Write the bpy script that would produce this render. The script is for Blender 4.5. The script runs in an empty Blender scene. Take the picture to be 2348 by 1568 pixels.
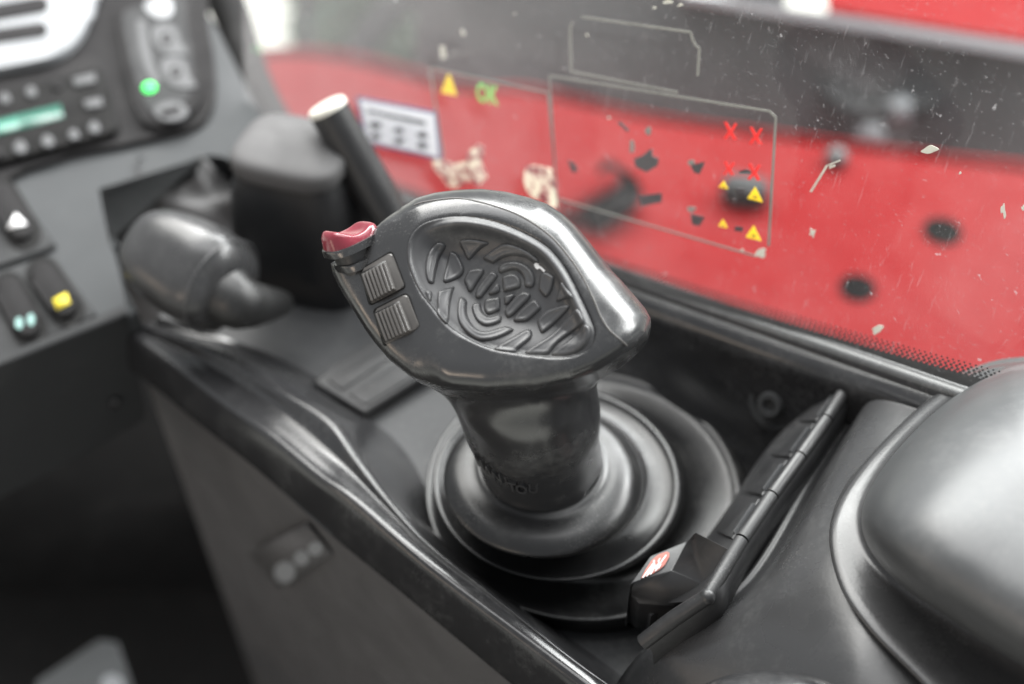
import bpy, bmesh, math, random
import numpy as np
from mathutils import Vector, Matrix
from mathutils.bvhtree import BVHTree
random.seed(7); np.random.seed(7)
S = bpy.context.scene

# ------------------------------------------------------------------ camera
PITCH = math.radians(46.0); FOCAL = 50.0; FOCUS = 0.405; FSTOP = 5.2
FW = np.array([0, math.cos(PITCH), -math.sin(PITCH)])
UP = np.array([0, math.sin(PITCH), math.cos(PITCH)])
RT = np.array([1.0, 0, 0])
CAM = np.array([0, 0, .095]) - .42 * FW
cd = bpy.data.cameras.new('camera'); cam = bpy.data.objects.new('camera', cd)
S.collection.objects.link(cam); S.camera = cam
cam.location = CAM; cam.rotation_euler = (math.pi / 2 - PITCH, 0, 0)
cd.lens = FOCAL; cd.sensor_width = 36; cd.clip_start = .01; cd.clip_end = 200
cd.dof.use_dof = True; cd.dof.focus_distance = FOCUS; cd.dof.aperture_fstop = FSTOP
cd.dof.aperture_blades = 0

# ------------------------------------------------------------------ light
w = bpy.data.worlds.new('World'); S.world = w; w.use_nodes = True
w.node_tree.nodes['Background'].inputs[0].default_value = (.92, .96, 1, 1)
w.node_tree.nodes['Background'].inputs[1].default_value = .56
def area(name, loc, aim, sx, sy, power, col=(1, 1, 1)):
    l = bpy.data.lights.new(name, 'AREA'); l.shape = 'RECTANGLE'; l.size = sx; l.size_y = sy
    l.energy = power; l.color = col
    o = bpy.data.objects.new(name, l); S.collection.objects.link(o)
    o.location = loc
    o.rotation_euler = (Vector(aim) - Vector(loc)).to_track_quat('-Z', 'Y').to_euler()
    return o
area('sky_light_side_window', (2.5, .8, 1.6), (0, 0, .06), 1.8, .9, 105, (1, .99, .98))
area('sky_light_front', (.3, 2.7, 2.5), (0, 0, .06), 2.6, .9, 150, (1, 1, 1))
area('sky_light_front_corner', (1.75, 2.2, 1.4), (0, 0, .06), 2.0, 1.2, 165, (1, 1, 1))
area('sky_light_roof_window', (.1, .5, 2.2), (0, 0, .06), 2.4, 1.6, 52, (1, 1, 1))
area('warm_fill_rear', (-.6, -1.0, .25), (0, 0, .06), .45, .2, 1.6, (1, .80, .62))  # added lamp standing in for an unseen warm object behind, not a window
area('warm_fill_left', (-1.3, -.4, .15), (0, 0, .04), .7, .2, 1.3, (1, .78, .58))  # added low lamp for the tan edge highlight; its warm object is unseen
area('daylight_over_the_yard', (-1.5, 5, 5), (-1, 4, -1.6), 6, 6, 1000, (1, .99, .95))
S.view_settings.view_transform = 'Standard'; S.view_settings.look = 'None'
S.view_settings.exposure = 0.0; S.view_settings.gamma = 1
S.cycles.max_bounces = 8; S.cycles.transparent_max_bounces = 12
S.cycles.use_denoising = True
S.cycles.sample_clamp_indirect = 6

# ------------------------------------------------------------------ sight lines: a point seen at (x, y) in a 2347 x 1568 view
FPX = FOCAL / 36 * 2347
def ray(x, y): return FW + RT * ((x - 1173.5) / FPX) - UP * ((y - 784) / FPX)
def at(x, y, t): return CAM + ray(x, y) * t                   # t = depth in metres
def atz(x, y, z): d = ray(x, y); return CAM + d * ((z - CAM[2]) / d[2])
class Plane:
    def __init__(s, a, b, c):
        s.o = np.array(a, float); n = np.cross(np.array(b) - s.o, np.array(c) - s.o); n /= np.linalg.norm(n)
        if np.dot(n, CAM - s.o) < 0: n = -n
        s.n = n
    def hit(s, x, y, lift=0.0):
        d = ray(x, y); return CAM + d * (np.dot(s.o + s.n * lift - CAM, s.n) / np.dot(d, s.n))
    def frame(s):
        a = RT - s.n * np.dot(RT, s.n); a /= np.linalg.norm(a); return a, np.cross(s.n, a)
def z1(X, Y): return ((1200 + X / 1.677) / 1.703, (700 + Y / 1.677) / 1.703)
def z2(X, Y): return ((1600 + X / 1.3636) / 1.703, (1300 + Y / 1.3636) / 1.703)
def z3(X, Y): return ((1200 + X / 2.614) / 1.703, (800 + Y / 2.614) / 1.703)
def z4(X, Y): return ((1600 + X / 2.751) / 1.703, (850 + Y / 2.751) / 1.703)
def z5(X, Y): return ((1000 + X / 1.845) / 1.703, (Y / 1.845) / 1.703)
def z6(X, Y): return ((2000 + X / 1.4258) / 1.703, (Y / 1.4258) / 1.703)
def z7(X, Y): return ((2400 + X / 1.363) / 1.703, (1450 + Y / 1.363) / 1.703)

# ------------------------------------------------------------------ materials
def nt(name):
    m = bpy.data.materials.new(name); m.use_nodes = True
    return m, m.node_tree, m.node_tree.nodes['Principled BSDF']
def N(t, k, **kw):
    n = t.nodes.new(k)
    for a, b in kw.items():
        if a in n.inputs: n.inputs[a].default_value = b
        else: setattr(n, a, b)
    return n
def plastic(name, col, rough=.4, grain=2500, gs=.12, dust=.0, dcol=(.3, .3, .29), spec=.6, worn=.15, coat=0, metal=0, specks=.11):
    """moulded plastic: fine grain relief, uneven gloss where hands rub it, a film of dust"""
    m, t, b = nt(name)
    tc = N(t, 'ShaderNodeTexCoord')
    n1 = N(t, 'ShaderNodeTexNoise', Scale=55., Detail=5., Roughness=.6)
    n2 = N(t, 'ShaderNodeTexNoise', Scale=float(grain), Detail=2.)
    n3 = N(t, 'ShaderNodeTexNoise', Scale=420., Detail=6., Roughness=.75)
    for n in (n1, n2, n3): t.links.new(tc.outputs['Object'], n.inputs['Vector'])
    mr = N(t, 'ShaderNodeMapRange'); mr.inputs[1].default_value = .3; mr.inputs[2].default_value = .7
    mr.inputs[3].default_value = max(.04, rough - worn); mr.inputs[4].default_value = rough + worn
    t.links.new(n1.outputs[0], mr.inputs[0]); t.links.new(mr.outputs[0], b.inputs['Roughness'])
    mul = N(t, 'ShaderNodeMath', operation='MULTIPLY'); t.links.new(n1.outputs[0], mul.inputs[0]); t.links.new(n3.outputs[0], mul.inputs[1])
    dr = N(t, 'ShaderNodeMapRange'); dr.inputs[1].default_value = .26; dr.inputs[2].default_value = .42
    dr.inputs[3].default_value = 0; dr.inputs[4].default_value = dust
    t.links.new(mul.outputs[0], dr.inputs[0])
    mx = N(t, 'ShaderNodeMix', data_type='RGBA'); mx.inputs[6].default_value = (*col, 1); mx.inputs[7].default_value = (*dcol, 1)
    t.links.new(dr.outputs[0], mx.inputs[0])
    n4 = N(t, 'ShaderNodeTexNoise', Scale=1500., Detail=1.); t.links.new(tc.outputs['Object'], n4.inputs['Vector'])
    n5 = N(t, 'ShaderNodeTexNoise', Scale=38., Detail=3.); t.links.new(tc.outputs['Object'], n5.inputs['Vector'])
    sr = N(t, 'ShaderNodeMapRange'); sr.inputs[1].default_value = .56; sr.inputs[2].default_value = .76; sr.inputs[4].default_value = specks
    t.links.new(n4.outputs[0], sr.inputs[0])
    s5 = N(t, 'ShaderNodeMapRange'); s5.inputs[1].default_value = .56; s5.inputs[2].default_value = .62; t.links.new(n5.outputs[0], s5.inputs[0])
    sm_ = N(t, 'ShaderNodeMath', operation='MULTIPLY'); t.links.new(sr.outputs[0], sm_.inputs[0]); t.links.new(s5.outputs[0], sm_.inputs[1])
    mx2 = N(t, 'ShaderNodeMix', data_type='RGBA'); mx2.inputs[7].default_value = (.42, .41, .39, 1)
    t.links.new(sm_.outputs[0], mx2.inputs[0]); t.links.new(mx.outputs[2], mx2.inputs[6]); t.links.new(mx2.outputs[2], b.inputs['Base Color'])
    bp = N(t, 'ShaderNodeBump', Strength=gs, Distance=.0002); t.links.new(n2.outputs[0], bp.inputs['Height'])
    t.links.new(bp.outputs[0], b.inputs['Normal'])
    b.inputs['Specular IOR Level'].default_value = spec; b.inputs['Coat Weight'].default_value = coat
    b.inputs['Metallic'].default_value = metal
    return m
def flat(name, col, rough=.5, emit=0):
    m, t, b = nt(name); b.inputs['Base Color'].default_value = (*col, 1); b.inputs['Roughness'].default_value = rough
    n1 = N(t, 'ShaderNodeTexNoise', Scale=300., Detail=4.); mr = N(t, 'ShaderNodeMapRange')
    mr.inputs[3].default_value = max(0, rough - .1); mr.inputs[4].default_value = rough + .1
    t.links.new(n1.outputs[0], mr.inputs[0]); t.links.new(mr.outputs[0], b.inputs['Roughness'])
    if emit: b.inputs['Emission Color'].default_value = (*col, 1); b.inputs['Emission Strength'].default_value = emit
    return m
M = {}
M['grip'] = plastic('worn_black_grip_plastic', (.026, .026, .027), .24, 3200, .10, .35, (.13, .13, .125), worn=.10, spec=1.0)
M['pad'] = plastic('grey_black_rubber_pad', (.042, .042, .044), .40, 4000, .12, .35, (.17, .17, .16), worn=.08)
M['tread'] = plastic('rubber_tread', (.050, .050, .052), .34, 4000, .10, .3, (.17, .17, .16), worn=.08)
M['boot'] = plastic('black_rubber_boot', (.011, .011, .0115), .33, 2500, .10, .4, (.05, .05, .048), worn=.08, spec=.5)
M['roller'] = plastic('grey_roller_plastic', (.085, .08, .076), .42, 3000, .10, .2, (.2, .19, .17))
M['red_btn'] = plastic('glossy_red_button', (.17, .018, .030), .18, 2500, .03, .1, (.5, .3, .33), worn=.05)
M['tray'] = plastic('satin_black_tray', (.040, .041, .043), .5, 1500, .15, .45, (.09, .09, .09), worn=.08, spec=.25)
M['gloss'] = plastic('glossy_black_plastic', (.020, .020, .021), .20, 1500, .10, .3, (.10, .10, .10), worn=.08)
M['dark'] = plastic('dark_plastic', (.020, .020, .021), .45, 1500, .12, .3, (.07, .07, .07))
M['side'] = plastic('charcoal_side_panel', (.085, .083, .084), .6, 900, .2, .2, (.1, .1, .1))
M['dash'] = plastic('mid_grey_dash', (.066, .069, .071), .7, 900, .2, .2, (.09, .09, .09), spec=.08, specks=.1)
M['bezel'] = plastic('charcoal_bezel', (.022, .0215, .022), .7, 900, .2, .2, (.04, .04, .04), spec=.06, specks=.1)
M['silver'] = plastic('pale_silver_vent', (.19, .20, .21), .55, 900, .05, .1, (.5, .5, .5))
M['fascia'] = plastic('dark_grey_fascia', (.036, .037, .038), .65, 900, .2, .2, (.06, .06, .06), spec=.12, specks=.1)
M['bolt'] = plastic('zinc_bolt', (.45, .45, .46), .35, 900, .1, .2, (.3, .3, .3), metal=.8)
M['icon'] = flat('grey_print', (.045, .047, .05), .6)
M['scuff'] = flat('pale_key', (.26, .27, .28), .5)
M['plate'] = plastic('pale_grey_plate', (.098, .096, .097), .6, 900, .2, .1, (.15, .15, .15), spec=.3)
M['armrest'] = plastic('grained_black_armrest', (.038, .038, .039), .29, 1100, .12, .4, (.08, .08, .08), worn=.06)
M['cap'] = plastic('satin_grey_black_cap', (.058, .060, .062), .42, 1100, .12, .4, (.11, .11, .11), worn=.05, spec=.6)
M['white_print'] = flat('white_print', (.75, .75, .75), .5)
M['lcd'] = flat('green_lcd', (.03, .10, .075), .25, .12)
M['lcd2'] = flat('green_lcd_lit', (.05, .16, .12), .25, .15)
M['led'] = flat('green_led', (.06, 1., .16), .2, 2.2)
M['yellow'] = flat('yellow_print', (.62, .50, .03), .5)
M['teal'] = flat('teal_print', (.13, .26, .24), .5)
M['cream'] = flat('cream_cap', (.72, .70, .62), .4)
M['sticker_red'] = flat('salmon_sticker', (.42, .13, .10), .45)
M['decal'] = plastic('pale_decal_line', (.34, .335, .31), .6, 900, .1, .7, (.20, .20, .18))
M['paint'] = flat('cream_paint', (.58, .57, .52), .5)
M['yellow_decal'] = flat('yellow_decal', (.85, .70, .04), .5)
M['decal_red'] = flat('red_print', (.75, .04, .03), .5)
M['decal_green'] = flat('green_print', (.14, .36, .07), .5)
M['decal_dark'] = flat('dark_print', (.05, .035, .04), .6)
M['label_grey'] = flat('grey_label', (.75, .76, .78), .5)
M['label_blue'] = flat('blue_label_border', (.16, .16, .36), .5)
M['gasket'] = plastic('grey_rubber_gasket', (.07, .07, .072), .28, 1500, .1, .3, (.2, .2, .2))
M['frit'] = flat('black_frit', (.008, .008, .008), .4)
M['red'] = plastic('machine_red_paint', (.155, .0022, .0030), .6, 300, .05, .8, (.13, .003, .004), worn=.1, spec=.05, specks=.1)
M['boomdark'] = plastic('dark_boom_side', (.062, .062, .064), .5, 300, .1, .5, (.12, .12, .12))
M['strip'] = plastic('grey_edge_strip', (.50, .52, .54), .4, 300, .1, .3, (.4, .4, .4))
M['black'] = plastic('matt_black', (.012, .012, .012), .5, 900, .1, .2, (.05, .05, .05))
M['hole0'] = plastic('dark_footwell_mat', (.013, .013, .013), .8, 400, .3, .5, (.03, .03, .03), spec=.15)
M['housing'] = plastic('satin_black_housing', (.022, .022, .023), .5, 900, .15, .3, (.06, .06, .06), spec=.3)
M['radio'] = plastic('near_black_radio', (.012, .012, .012), .65, 900, .1, .2, (.03, .03, .03), spec=.06, specks=.05)
M['orange'] = flat('orange_paint', (.70, .10, .03), .4)

# ------------------------------------------------------------------ mesh helpers
ORG = {}
def thing(name, label, cat, loc, group=None):
    o = bpy.data.objects.new(name, None); S.collection.objects.link(o); o.location = [float(v) for v in loc]
    o.empty_display_size = .01; o['label'] = label; o['category'] = cat
    if group: o['group'] = group
    ORG[o.name] = np.array(loc, float); return o
def tag(o, label, cat, group=None):
    o['label'] = label; o['category'] = cat
    if group: o['group'] = group
    return o
def mesh(name, V, F, mat, parent=None, smooth=True, kind=None, auto=None):
    V = np.array(V, float)
    org = ORG[parent.name] if parent else V.mean(0)
    me = bpy.data.meshes.new(name); me.from_pydata((V - org).tolist(), [], [list(map(int, f)) for f in F])
    bm = bmesh.new(); bm.from_mesh(me); bmesh.ops.recalc_face_normals(bm, faces=bm.faces)
    if auto:
        for e in bm.edges:
            if len(e.link_faces) == 2 and e.calc_face_angle(0) > auto: e.smooth = False
    bm.to_mesh(me); bm.free()
    if smooth: me.polygons.foreach_set('use_smooth', [True] * len(me.polygons))
    o = bpy.data.objects.new(name, me); S.collection.objects.link(o)
    if mat: me.materials.append(M[mat])
    if parent: o.parent = parent
    else: o.location = org
    if kind: o['kind'] = kind
    ORG[o.name] = org; return o
def spline(P, n, closed=True):
    P = np.array(P, float); k = len(P); out = []
    if closed: idx = lambda i: P[i % k]; segs = k
    else: idx = lambda i: P[min(max(i, 0), k - 1)]; segs = k - 1
    for i in range(segs):
        p0, p1, p2, p3 = idx(i - 1), idx(i), idx(i + 1), idx(i + 2)
        for j in range(n):
            t = j / n
            out.append(.5 * (2 * p1 + (p2 - p0) * t + (2 * p0 - 5 * p1 + 4 * p2 - p3) * t * t + (3 * p1 - p0 - 3 * p2 + p3) * t ** 3))
    if not closed: out.append(P[-1])
    return np.array(out)
def resample(P, n):
    P = np.array(P, float); d = np.r_[0, np.cumsum(np.linalg.norm(np.diff(P, axis=0), axis=1))]
    s = np.linspace(0, d[-1], n); return np.stack([np.interp(s, d, P[:, k]) for k in range(P.shape[1])], 1)
def sd_poly(P, X, Y):
    P = np.array(P, float); d = np.full(X.shape, 1e9); ins = np.zeros(X.shape, bool)
    for i in range(len(P)):
        ax, ay = P[i]; bx, by = P[(i + 1) % len(P)]; ex, ey = bx - ax, by - ay
        l = ex * ex + ey * ey
        if l < 1e-12: continue
        t = np.clip(((X - ax) * ex + (Y - ay) * ey) / l, 0, 1)
        d = np.minimum(d, (X - ax - ex * t) ** 2 + (Y - ay - ey * t) ** 2)
        if ay != by:
            c = ((ay > Y) != (by > Y)) & (X < (bx - ax) * (Y - ay) / (by - ay) + ax); ins ^= c
    return np.where(ins, -1, 1) * np.sqrt(d)
def smax(a, b, k): h = np.maximum(k - np.abs(a - b), 0) / k; return np.maximum(a, b) + h * h * k / 4
def smin(a, b, k): h = np.maximum(k - np.abs(a - b), 0) / k; return np.minimum(a, b) - h * h * k / 4
def sstep(a, b, x): t = np.clip((x - a) / (b - a), 0, 1); return t * t * (3 - 2 * t)
def surfnet(f, org, h):
    """surface nets: a smooth quad mesh on the zero level of the sampled field f (negative inside)"""
    nx, ny, nz = f.shape; s = f < 0
    c = [(i, j, k) for i in (0, 1) for j in (0, 1) for k in (0, 1)]
    sl = lambda A, q: A[q[0]:nx - 1 + q[0], q[1]:ny - 1 + q[1], q[2]:nz - 1 + q[2]]
    cnt = sum(sl(s, q).astype(np.int8) for q in c); act = (cnt > 0) & (cnt < 8)
    I, J, K = np.nonzero(act); acc = np.zeros((len(I), 3)); m = np.zeros(len(I))
    for a in c:
        for ax in range(3):
            if a[ax]: continue
            b = list(a); b[ax] = 1
            fa = f[I + a[0], J + a[1], K + a[2]]; fb = f[I + b[0], J + b[1], K + b[2]]
            x = (fa < 0) != (fb < 0); t = np.where(x, fa / np.where(x, fa - fb, 1), 0)
            p = np.tile(np.array(a, float), (len(I), 1)); p[:, ax] += t
            acc += p * x[:, None]; m += x
    V = np.stack([I, J, K], 1) + acc / m[:, None]
    idx = np.full(act.shape, -1); idx[I, J, K] = np.arange(len(I)); F = []
    for ax in range(3):
        o1, o2 = [(1, 2), (2, 0), (0, 1)][ax]
        lo = [slice(None)] * 3; hi = [slice(None)] * 3; lo[ax] = slice(0, -1); hi[ax] = slice(1, None)
        x = s[tuple(lo)] != s[tuple(hi)]
        E = np.argwhere(x); q = np.ones(len(E), bool)
        for o in (o1, o2): q &= (E[:, o] > 0) & (E[:, o] < f.shape[o] - 1)
        E = E[q]; d1 = np.zeros(3, int); d1[o1] = 1; d2 = np.zeros(3, int); d2[o2] = 1
        F.append(np.stack([idx[tuple((E - d1 - d2).T)], idx[tuple((E - d2).T)], idx[tuple(E.T)], idx[tuple((E - d1).T)]], 1))
    return np.array(org) + V * h, np.concatenate(F)
def grid_faces(r, c, wrap=False):
    F = []
    for i in range(r - 1):
        for j in range(c if wrap else c - 1):
            F.append((i * c + j, i * c + (j + 1) % c, (i + 1) * c + (j + 1) % c, (i + 1) * c + j))
    return F
def loft(name, lines, mat, parent, n=60, m=5, **kw):
    """a skin over rails: rails resampled, smooth across"""
    R = np.array([resample(spline(l, 8, False), n) for l in lines]); rows = []
    for j in range(n): rows.append(spline(R[:, j], m, False))
    G = np.array(rows); r, c = G.shape[:2]
    return mesh(name, G.reshape(-1, 3), grid_faces(r, c), mat, parent, **kw)
def slab(name, pts, plane, thick, mat, parent=None, lift=0.0, bevel=0.0, curve=0, seg=3, **kw):
    if curve: pts = spline(pts, curve)
    A = np.array([plane.hit(x, y, lift) for x, y in pts]); return slab3(name, A, plane.n, thick, mat, parent, bevel, seg, **kw)
def slab3(name, A, n, thick, mat, parent=None, bevel=0.0, seg=3, **kw):
    bm = bmesh.new(); top = [bm.verts.new(p) for p in A]; bot = [bm.verts.new(p - np.array(n) * thick) for p in A]
    f = bm.faces.new(top); bm.faces.new(bot[::-1]); k = len(A)
    for i in range(k): bm.faces.new((top[i], bot[i], bot[(i + 1) % k], top[(i + 1) % k]))
    if bevel:
        bm.verts.ensure_lookup_table()
        bmesh.ops.bevel(bm, geom=list(f.edges), offset=bevel, segments=seg, profile=.5, affect='EDGES', clamp_overlap=True)
    bm.verts.ensure_lookup_table(); bm.verts.index_update()
    V = [v.co[:] for v in bm.verts]; F = [[v.index for v in q.verts] for q in bm.faces]; bm.free()
    kw.setdefault('auto', .6)
    return mesh(name, V, F, mat, parent, **kw)
def pill(a, b, r, n=10):
    a = np.array(a, float); b = np.array(b, float); d = (b - a) / np.linalg.norm(b - a); q = np.array([-d[1], d[0]])
    return [b + r * (d * math.cos(t) + q * math.sin(t)) for t in np.linspace(-math.pi / 2, math.pi / 2, n)] + \
           [a - r * (d * math.cos(t) + q * math.sin(t)) for t in np.linspace(-math.pi / 2, math.pi / 2, n)]
def circ(c, r, n=24, ry=None): return [(c[0] + r * math.cos(t), c[1] + (ry or r) * math.sin(t)) for t in np.linspace(0, 2 * math.pi, n, endpoint=False)]
def tube(name, P, R, mat, parent=None, seg=20, sm=6, caps=True, **kw):
    P = spline(P, sm, False) if sm else np.array(P, float)
    R = np.interp(np.linspace(0, 1, len(P)), np.linspace(0, 1, len(np.atleast_1d(R))), np.atleast_1d(R))
    T = np.gradient(P, axis=0); T /= np.linalg.norm(T, axis=1)[:, None]; V = []
    u = np.cross(T[0], [0.1, .2, .97]); u /= np.linalg.norm(u)
    for p, t, r in zip(P, T, R):
        u = u - t * np.dot(u, t); u /= np.linalg.norm(u); v = np.cross(t, u)
        V += [p + r * (u * math.cos(a) + v * math.sin(a)) for a in np.linspace(0, 2 * math.pi, seg, endpoint=False)]
    F = grid_faces(len(P), seg, True)
    if caps: F += [list(range(seg))[::-1], list(range(len(V) - seg, len(V)))]
    kw.setdefault('auto', .9)
    return mesh(name, V, F, mat, parent, **kw)
def lathe(name, c, ax, prof, mat, parent=None, seg=32, **kw):
    """prof: (radius, height along ax)"""
    ax = np.array(ax, float); ax /= np.linalg.norm(ax); u = np.cross(ax, [.3, .9, .2]); u /= np.linalg.norm(u); v = np.cross(ax, u); V = []
    for r, h in prof: V += [np.array(c) + ax * h + r * (u * math.cos(a) + v * math.sin(a)) for a in np.linspace(0, 2 * math.pi, seg, endpoint=False)]
    F = grid_faces(len(prof), seg, True) + [list(range(seg))[::-1], list(range(len(V) - seg, len(V)))]
    kw.setdefault('auto', .7)
    return mesh(name, V, F, mat, parent, **kw)
def superell(name, c, ax, rad, e, mat, parent=None, nu=48, nv=28, warp=None, **kw):
    """rounded block: superellipsoid with axes ax (3 rows), radii rad, squareness e<1"""
    pw = lambda x: np.sign(x) * np.abs(x) ** e; V = []
    for v in np.linspace(-math.pi / 2 + .02, math.pi / 2 - .02, nv):
        for u in np.linspace(0, 2 * math.pi, nu, endpoint=False):
            p = np.array([pw(math.cos(v)) * pw(math.cos(u)), pw(math.cos(v)) * pw(math.sin(u)), pw(math.sin(v))])
            if warp: p = warp(p)
            V.append(np.array(c) + (p * np.array(rad)) @ np.array(ax))
    F = grid_faces(nv, nu, True) + [list(range(nu))[::-1], list(range(len(V) - nu, len(V)))]
    return mesh(name, V, F, mat, parent, **kw)

# ================================================================== console (tray beside the seat)
con = thing('side_console', 'black moulded plastic side console tray carrying the joystick', 'console', (.03, .02, -.01))
def railz(pts, z):
    if np.isscalar(z): z = [z] * len(pts)
    return [atz(x, y, h) for (x, y), h in zip(pts, z)]
A = railz([(270, 830), (359, 892), (446, 963), (590, 1076), (759, 1225), (903, 1343), (1057, 1471), (1200, 1590), (1330, 1700)], [-.020, -.012, -.003, .006, .011, .012, .012, .012, .012])
B = railz([(275, 765), (400, 850), (513, 933), (616, 1010), (718, 1097), (800, 1158), (965, 1302), (1200, 1482), (1400, 1635)], [.000, .008, .016, .023, .028, .031, .032, .032, .032])
B2 = [b + np.array([.0035, .0035, .0012]) for b in B]
Cc = railz([(300, 735), (420, 775), (540, 820), (652, 892), (759, 958), (821, 1046), (898, 1148), (985, 1245), (1130, 1360), (1330, 1520), (1450, 1600)],
          [.000, .009, .017, .025, .030, .031, .030, .029, .028, .028, .028])
D = railz([(360, 725), (560, 790), (700, 850), (800, 930), (880, 985), (939, 1050), (985, 1140), (1020, 1230), (1130, 1340), (1330, 1480), (1480, 1590)], .0)
G_ = [.5 * resample(spline(B2, 8, False), 11)[i] + .5 * resample(spline(Cc, 8, False), 11)[i] - np.array([0, 0, .0018]) for i in range(11)]
E0 = [a + np.array([.004, .004, -.004]) for a in A]
loft('rim', [E0, A, B, B2, G_, Cc, [.55 * resample(spline(Cc, 8, False), 12)[i] + .45 * resample(spline(D, 8, False), 12)[i] + np.array([.002, .002, -.004]) for i in range(12)], D], 'gloss', con, 110, 7)
fl = [p + np.array([0, 0, -.0004]) for p in resample(spline(D, 8, False), 24)]
far = [(.20, -.09, -.0004), (.20, .03, -.0004), (.10, .075, -.0004), (-.02, .14, -.0004)] + [atz(x, y, -.0004) for x, y in [(760, 440), (690, 470), (620, 520), (560, 600), (450, 670)]]
V = [np.array(p) for p in fl] + [np.array(p) for p in far]
mesh('tray_floor', V, [list(range(len(V)))], 'tray', con, smooth=False)
# side panel under the lip
Sp = [a + np.array([.006, .006, -.002]) for a in A]
loft('side_panel', [Sp, [p + np.array([.012, .012, -.30]) for p in Sp]], 'side', con, 40, 2)
bs = [np.array([*p[:2], -.03]) + np.array([.034, .034, 0]) for p in resample(spline(A, 8, False), 12)]
slab3('console_base', np.array(bs + [np.array([.34, -.30, -.03]), np.array([.34, -.02, -.03]), np.array([.10, .07, -.03])]), np.array([0, 0, 1.]), .2, 'dark', con)
# window side wall of the tray
def gz(x): return .07 * (x - 600) / 1450
gx = list(range(560, 2500, 120))
GL = [atz(x, 840 - .346 * (2050 - x), gz(x)) for x in gx]
GD = GL[-1] - GL[0]; GD = GD / np.linalg.norm(GD)
INW = np.cross(GD, [0, 0, 1]); INW /= np.linalg.norm(INW)
if INW[1] > 0: INW = -INW
loft('tray_wall', [[p + INW * .002 + np.array([0, 0, -.001]) for p in GL], [p + INW * .009 + np.array([0, 0, -.006]) for p in GL],
                   [p + INW * .011 + np.array([0, 0, -.02]) for p in GL], [np.array([*(p + INW * .018)[:2], .008]) for p in GL],
                   [np.array([*(p + INW * .030)[:2], .0002]) for p in GL]], 'gloss', con, 60, 6)
for (x, y), z, nn in (((1775, 925), .034, INW * .8 + np.array([0, 0, .45])), ):
    c = atz(x, y, z); b = lathe('bolt', c - nn * .004, nn, [(.0100, 0), (.0100, .003), (.0092, .0044), (.0080, .0046), (.0072, .0036), (.0048, .0036), (.0048, .0072), (.0040, .0084), (.0024, .0084), (.0020, .0066), (.0002, .0066)], 'fascia', con, 24)
# label on the side panel, three pale dots of print
pl = Plane(Sp[4], Sp[6], Sp[4] + np.array([.012, .012, -.30]))
lb = slab('label_plate', [(570, 1270), (700, 1200), (760, 1270), (640, 1350)], pl, .0004, 'plate', con, lift=.0003)
for (x, y), r in (((652, 1312), 24), ((690, 1280), 17), ((722, 1258), 16)):
    slab('printed_dot', circ((x, y), r), pl, .0004, 'scuff', lb, lift=.0007)
# right shoulder between the switch strip and the armrest
L0 = railz([(1990, 830), (1965, 900), (1850, 1085), (1690, 1345), (1490, 1478), (1380, 1620)], [.052, .046, .042, .040, .028, .004])
L1 = railz([(2060, 838), (2010, 915), (1920, 1080), (1820, 1290), (1720, 1470), (1600, 1660)], [.062, .063, .063, .062, .052, .03])
L2 = railz([(2230, 880), (2180, 970), (2080, 1130), (2010, 1330), (1960, 1500), (1900, 1690)], [.066, .072, .074, .074, .070, .06])
L3 = railz([(2450, 950), (2400, 1050), (2300, 1200), (2250, 1400), (2200, 1560), (2150, 1700)], .07)
Lm = [p + np.array([.004, -.002, .004]) for p in L0]
loft('shoulder', [[p + np.array([0, 0, -.03]) for p in L0], L0, Lm, L1, L2, L3], 'armrest', con, 60, 7)
superell('front_bulge', atz(1770, 1700, .060), np.eye(3), (.026, .018, .016), .9, 'gloss', con)

# ================================================================== joystick
P0 = atz(1241, 1058, .046); P1 = atz(1204, 893, .085)
joy = thing('joystick', 'black joystick with textured palm pad, red rocker and ringed rubber boot', 'joystick', (.02, .02, 0))
OF = at(1160, 660, .384); NF = np.array([-.12, -.57, .81]); NF /= np.linalg.norm(NF)
AF = RT - NF * np.dot(RT, NF); AF /= np.linalg.norm(AF); BF = np.cross(NF, AF)
class FP:                                                        # plane parallel to the face of the grip
    o = OF; n = NF
def fab(x, y, c=0.0):
    d = ray(x, y); p = CAM + d * (np.dot(OF + NF * c * .001 - CAM, NF) / np.dot(d, NF)) - OF
    return np.array([np.dot(p, AF), np.dot(p, BF)]) * 1000
def toW(a, b, c): return OF + (np.multiply.outer(a, AF) + np.multiply.outer(b, BF) + np.multiply.outer(c, NF)) * .001
def toF(p): q = (np.array(p) - OF) * 1000; return np.array([q @ AF, q @ BF, q @ NF])
OUT = [fab(*z1(*p), -14) for p in [(490, 330), (540, 270), (620, 190), (720, 125), (850, 90), (1000, 72), (1150, 65), (1300, 80), (1450, 115), (1570, 155), (1680, 225), (1770, 310),
       (1850, 410), (1920, 500), (1990, 590), (2070, 670), (2150, 760), (2210, 830), (2245, 900), (2240, 960), (2220, 1030), (2160, 1100), (2080, 1170), (1990, 1230), (1900, 1285), (1750, 1345),
       (1500, 1400), (1200, 1420), (900, 1395), (700, 1310), (560, 1200), (470, 1100), (400, 1010), (330, 900), (260, 790), (205, 700), (165, 620), (150, 550), (300, 480), (420, 405)]]
ALM = spline([fab(*z1(*p), 0) for p in [(690, 350), (760, 290), (880, 255), (1010, 243), (1150, 258), (1300, 300), (1450, 365), (1570, 440), (1660, 540), (1730, 650), (1790, 770), (1840, 880), (1875, 980),
       (1870, 1050), (1830, 1110), (1750, 1150), (1650, 1165), (1500, 1155), (1350, 1135), (1200, 1105), (1050, 1040), (930, 960), (830, 850), (740, 730), (690, 630), (660, 530), (660, 430)]], 4)
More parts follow.
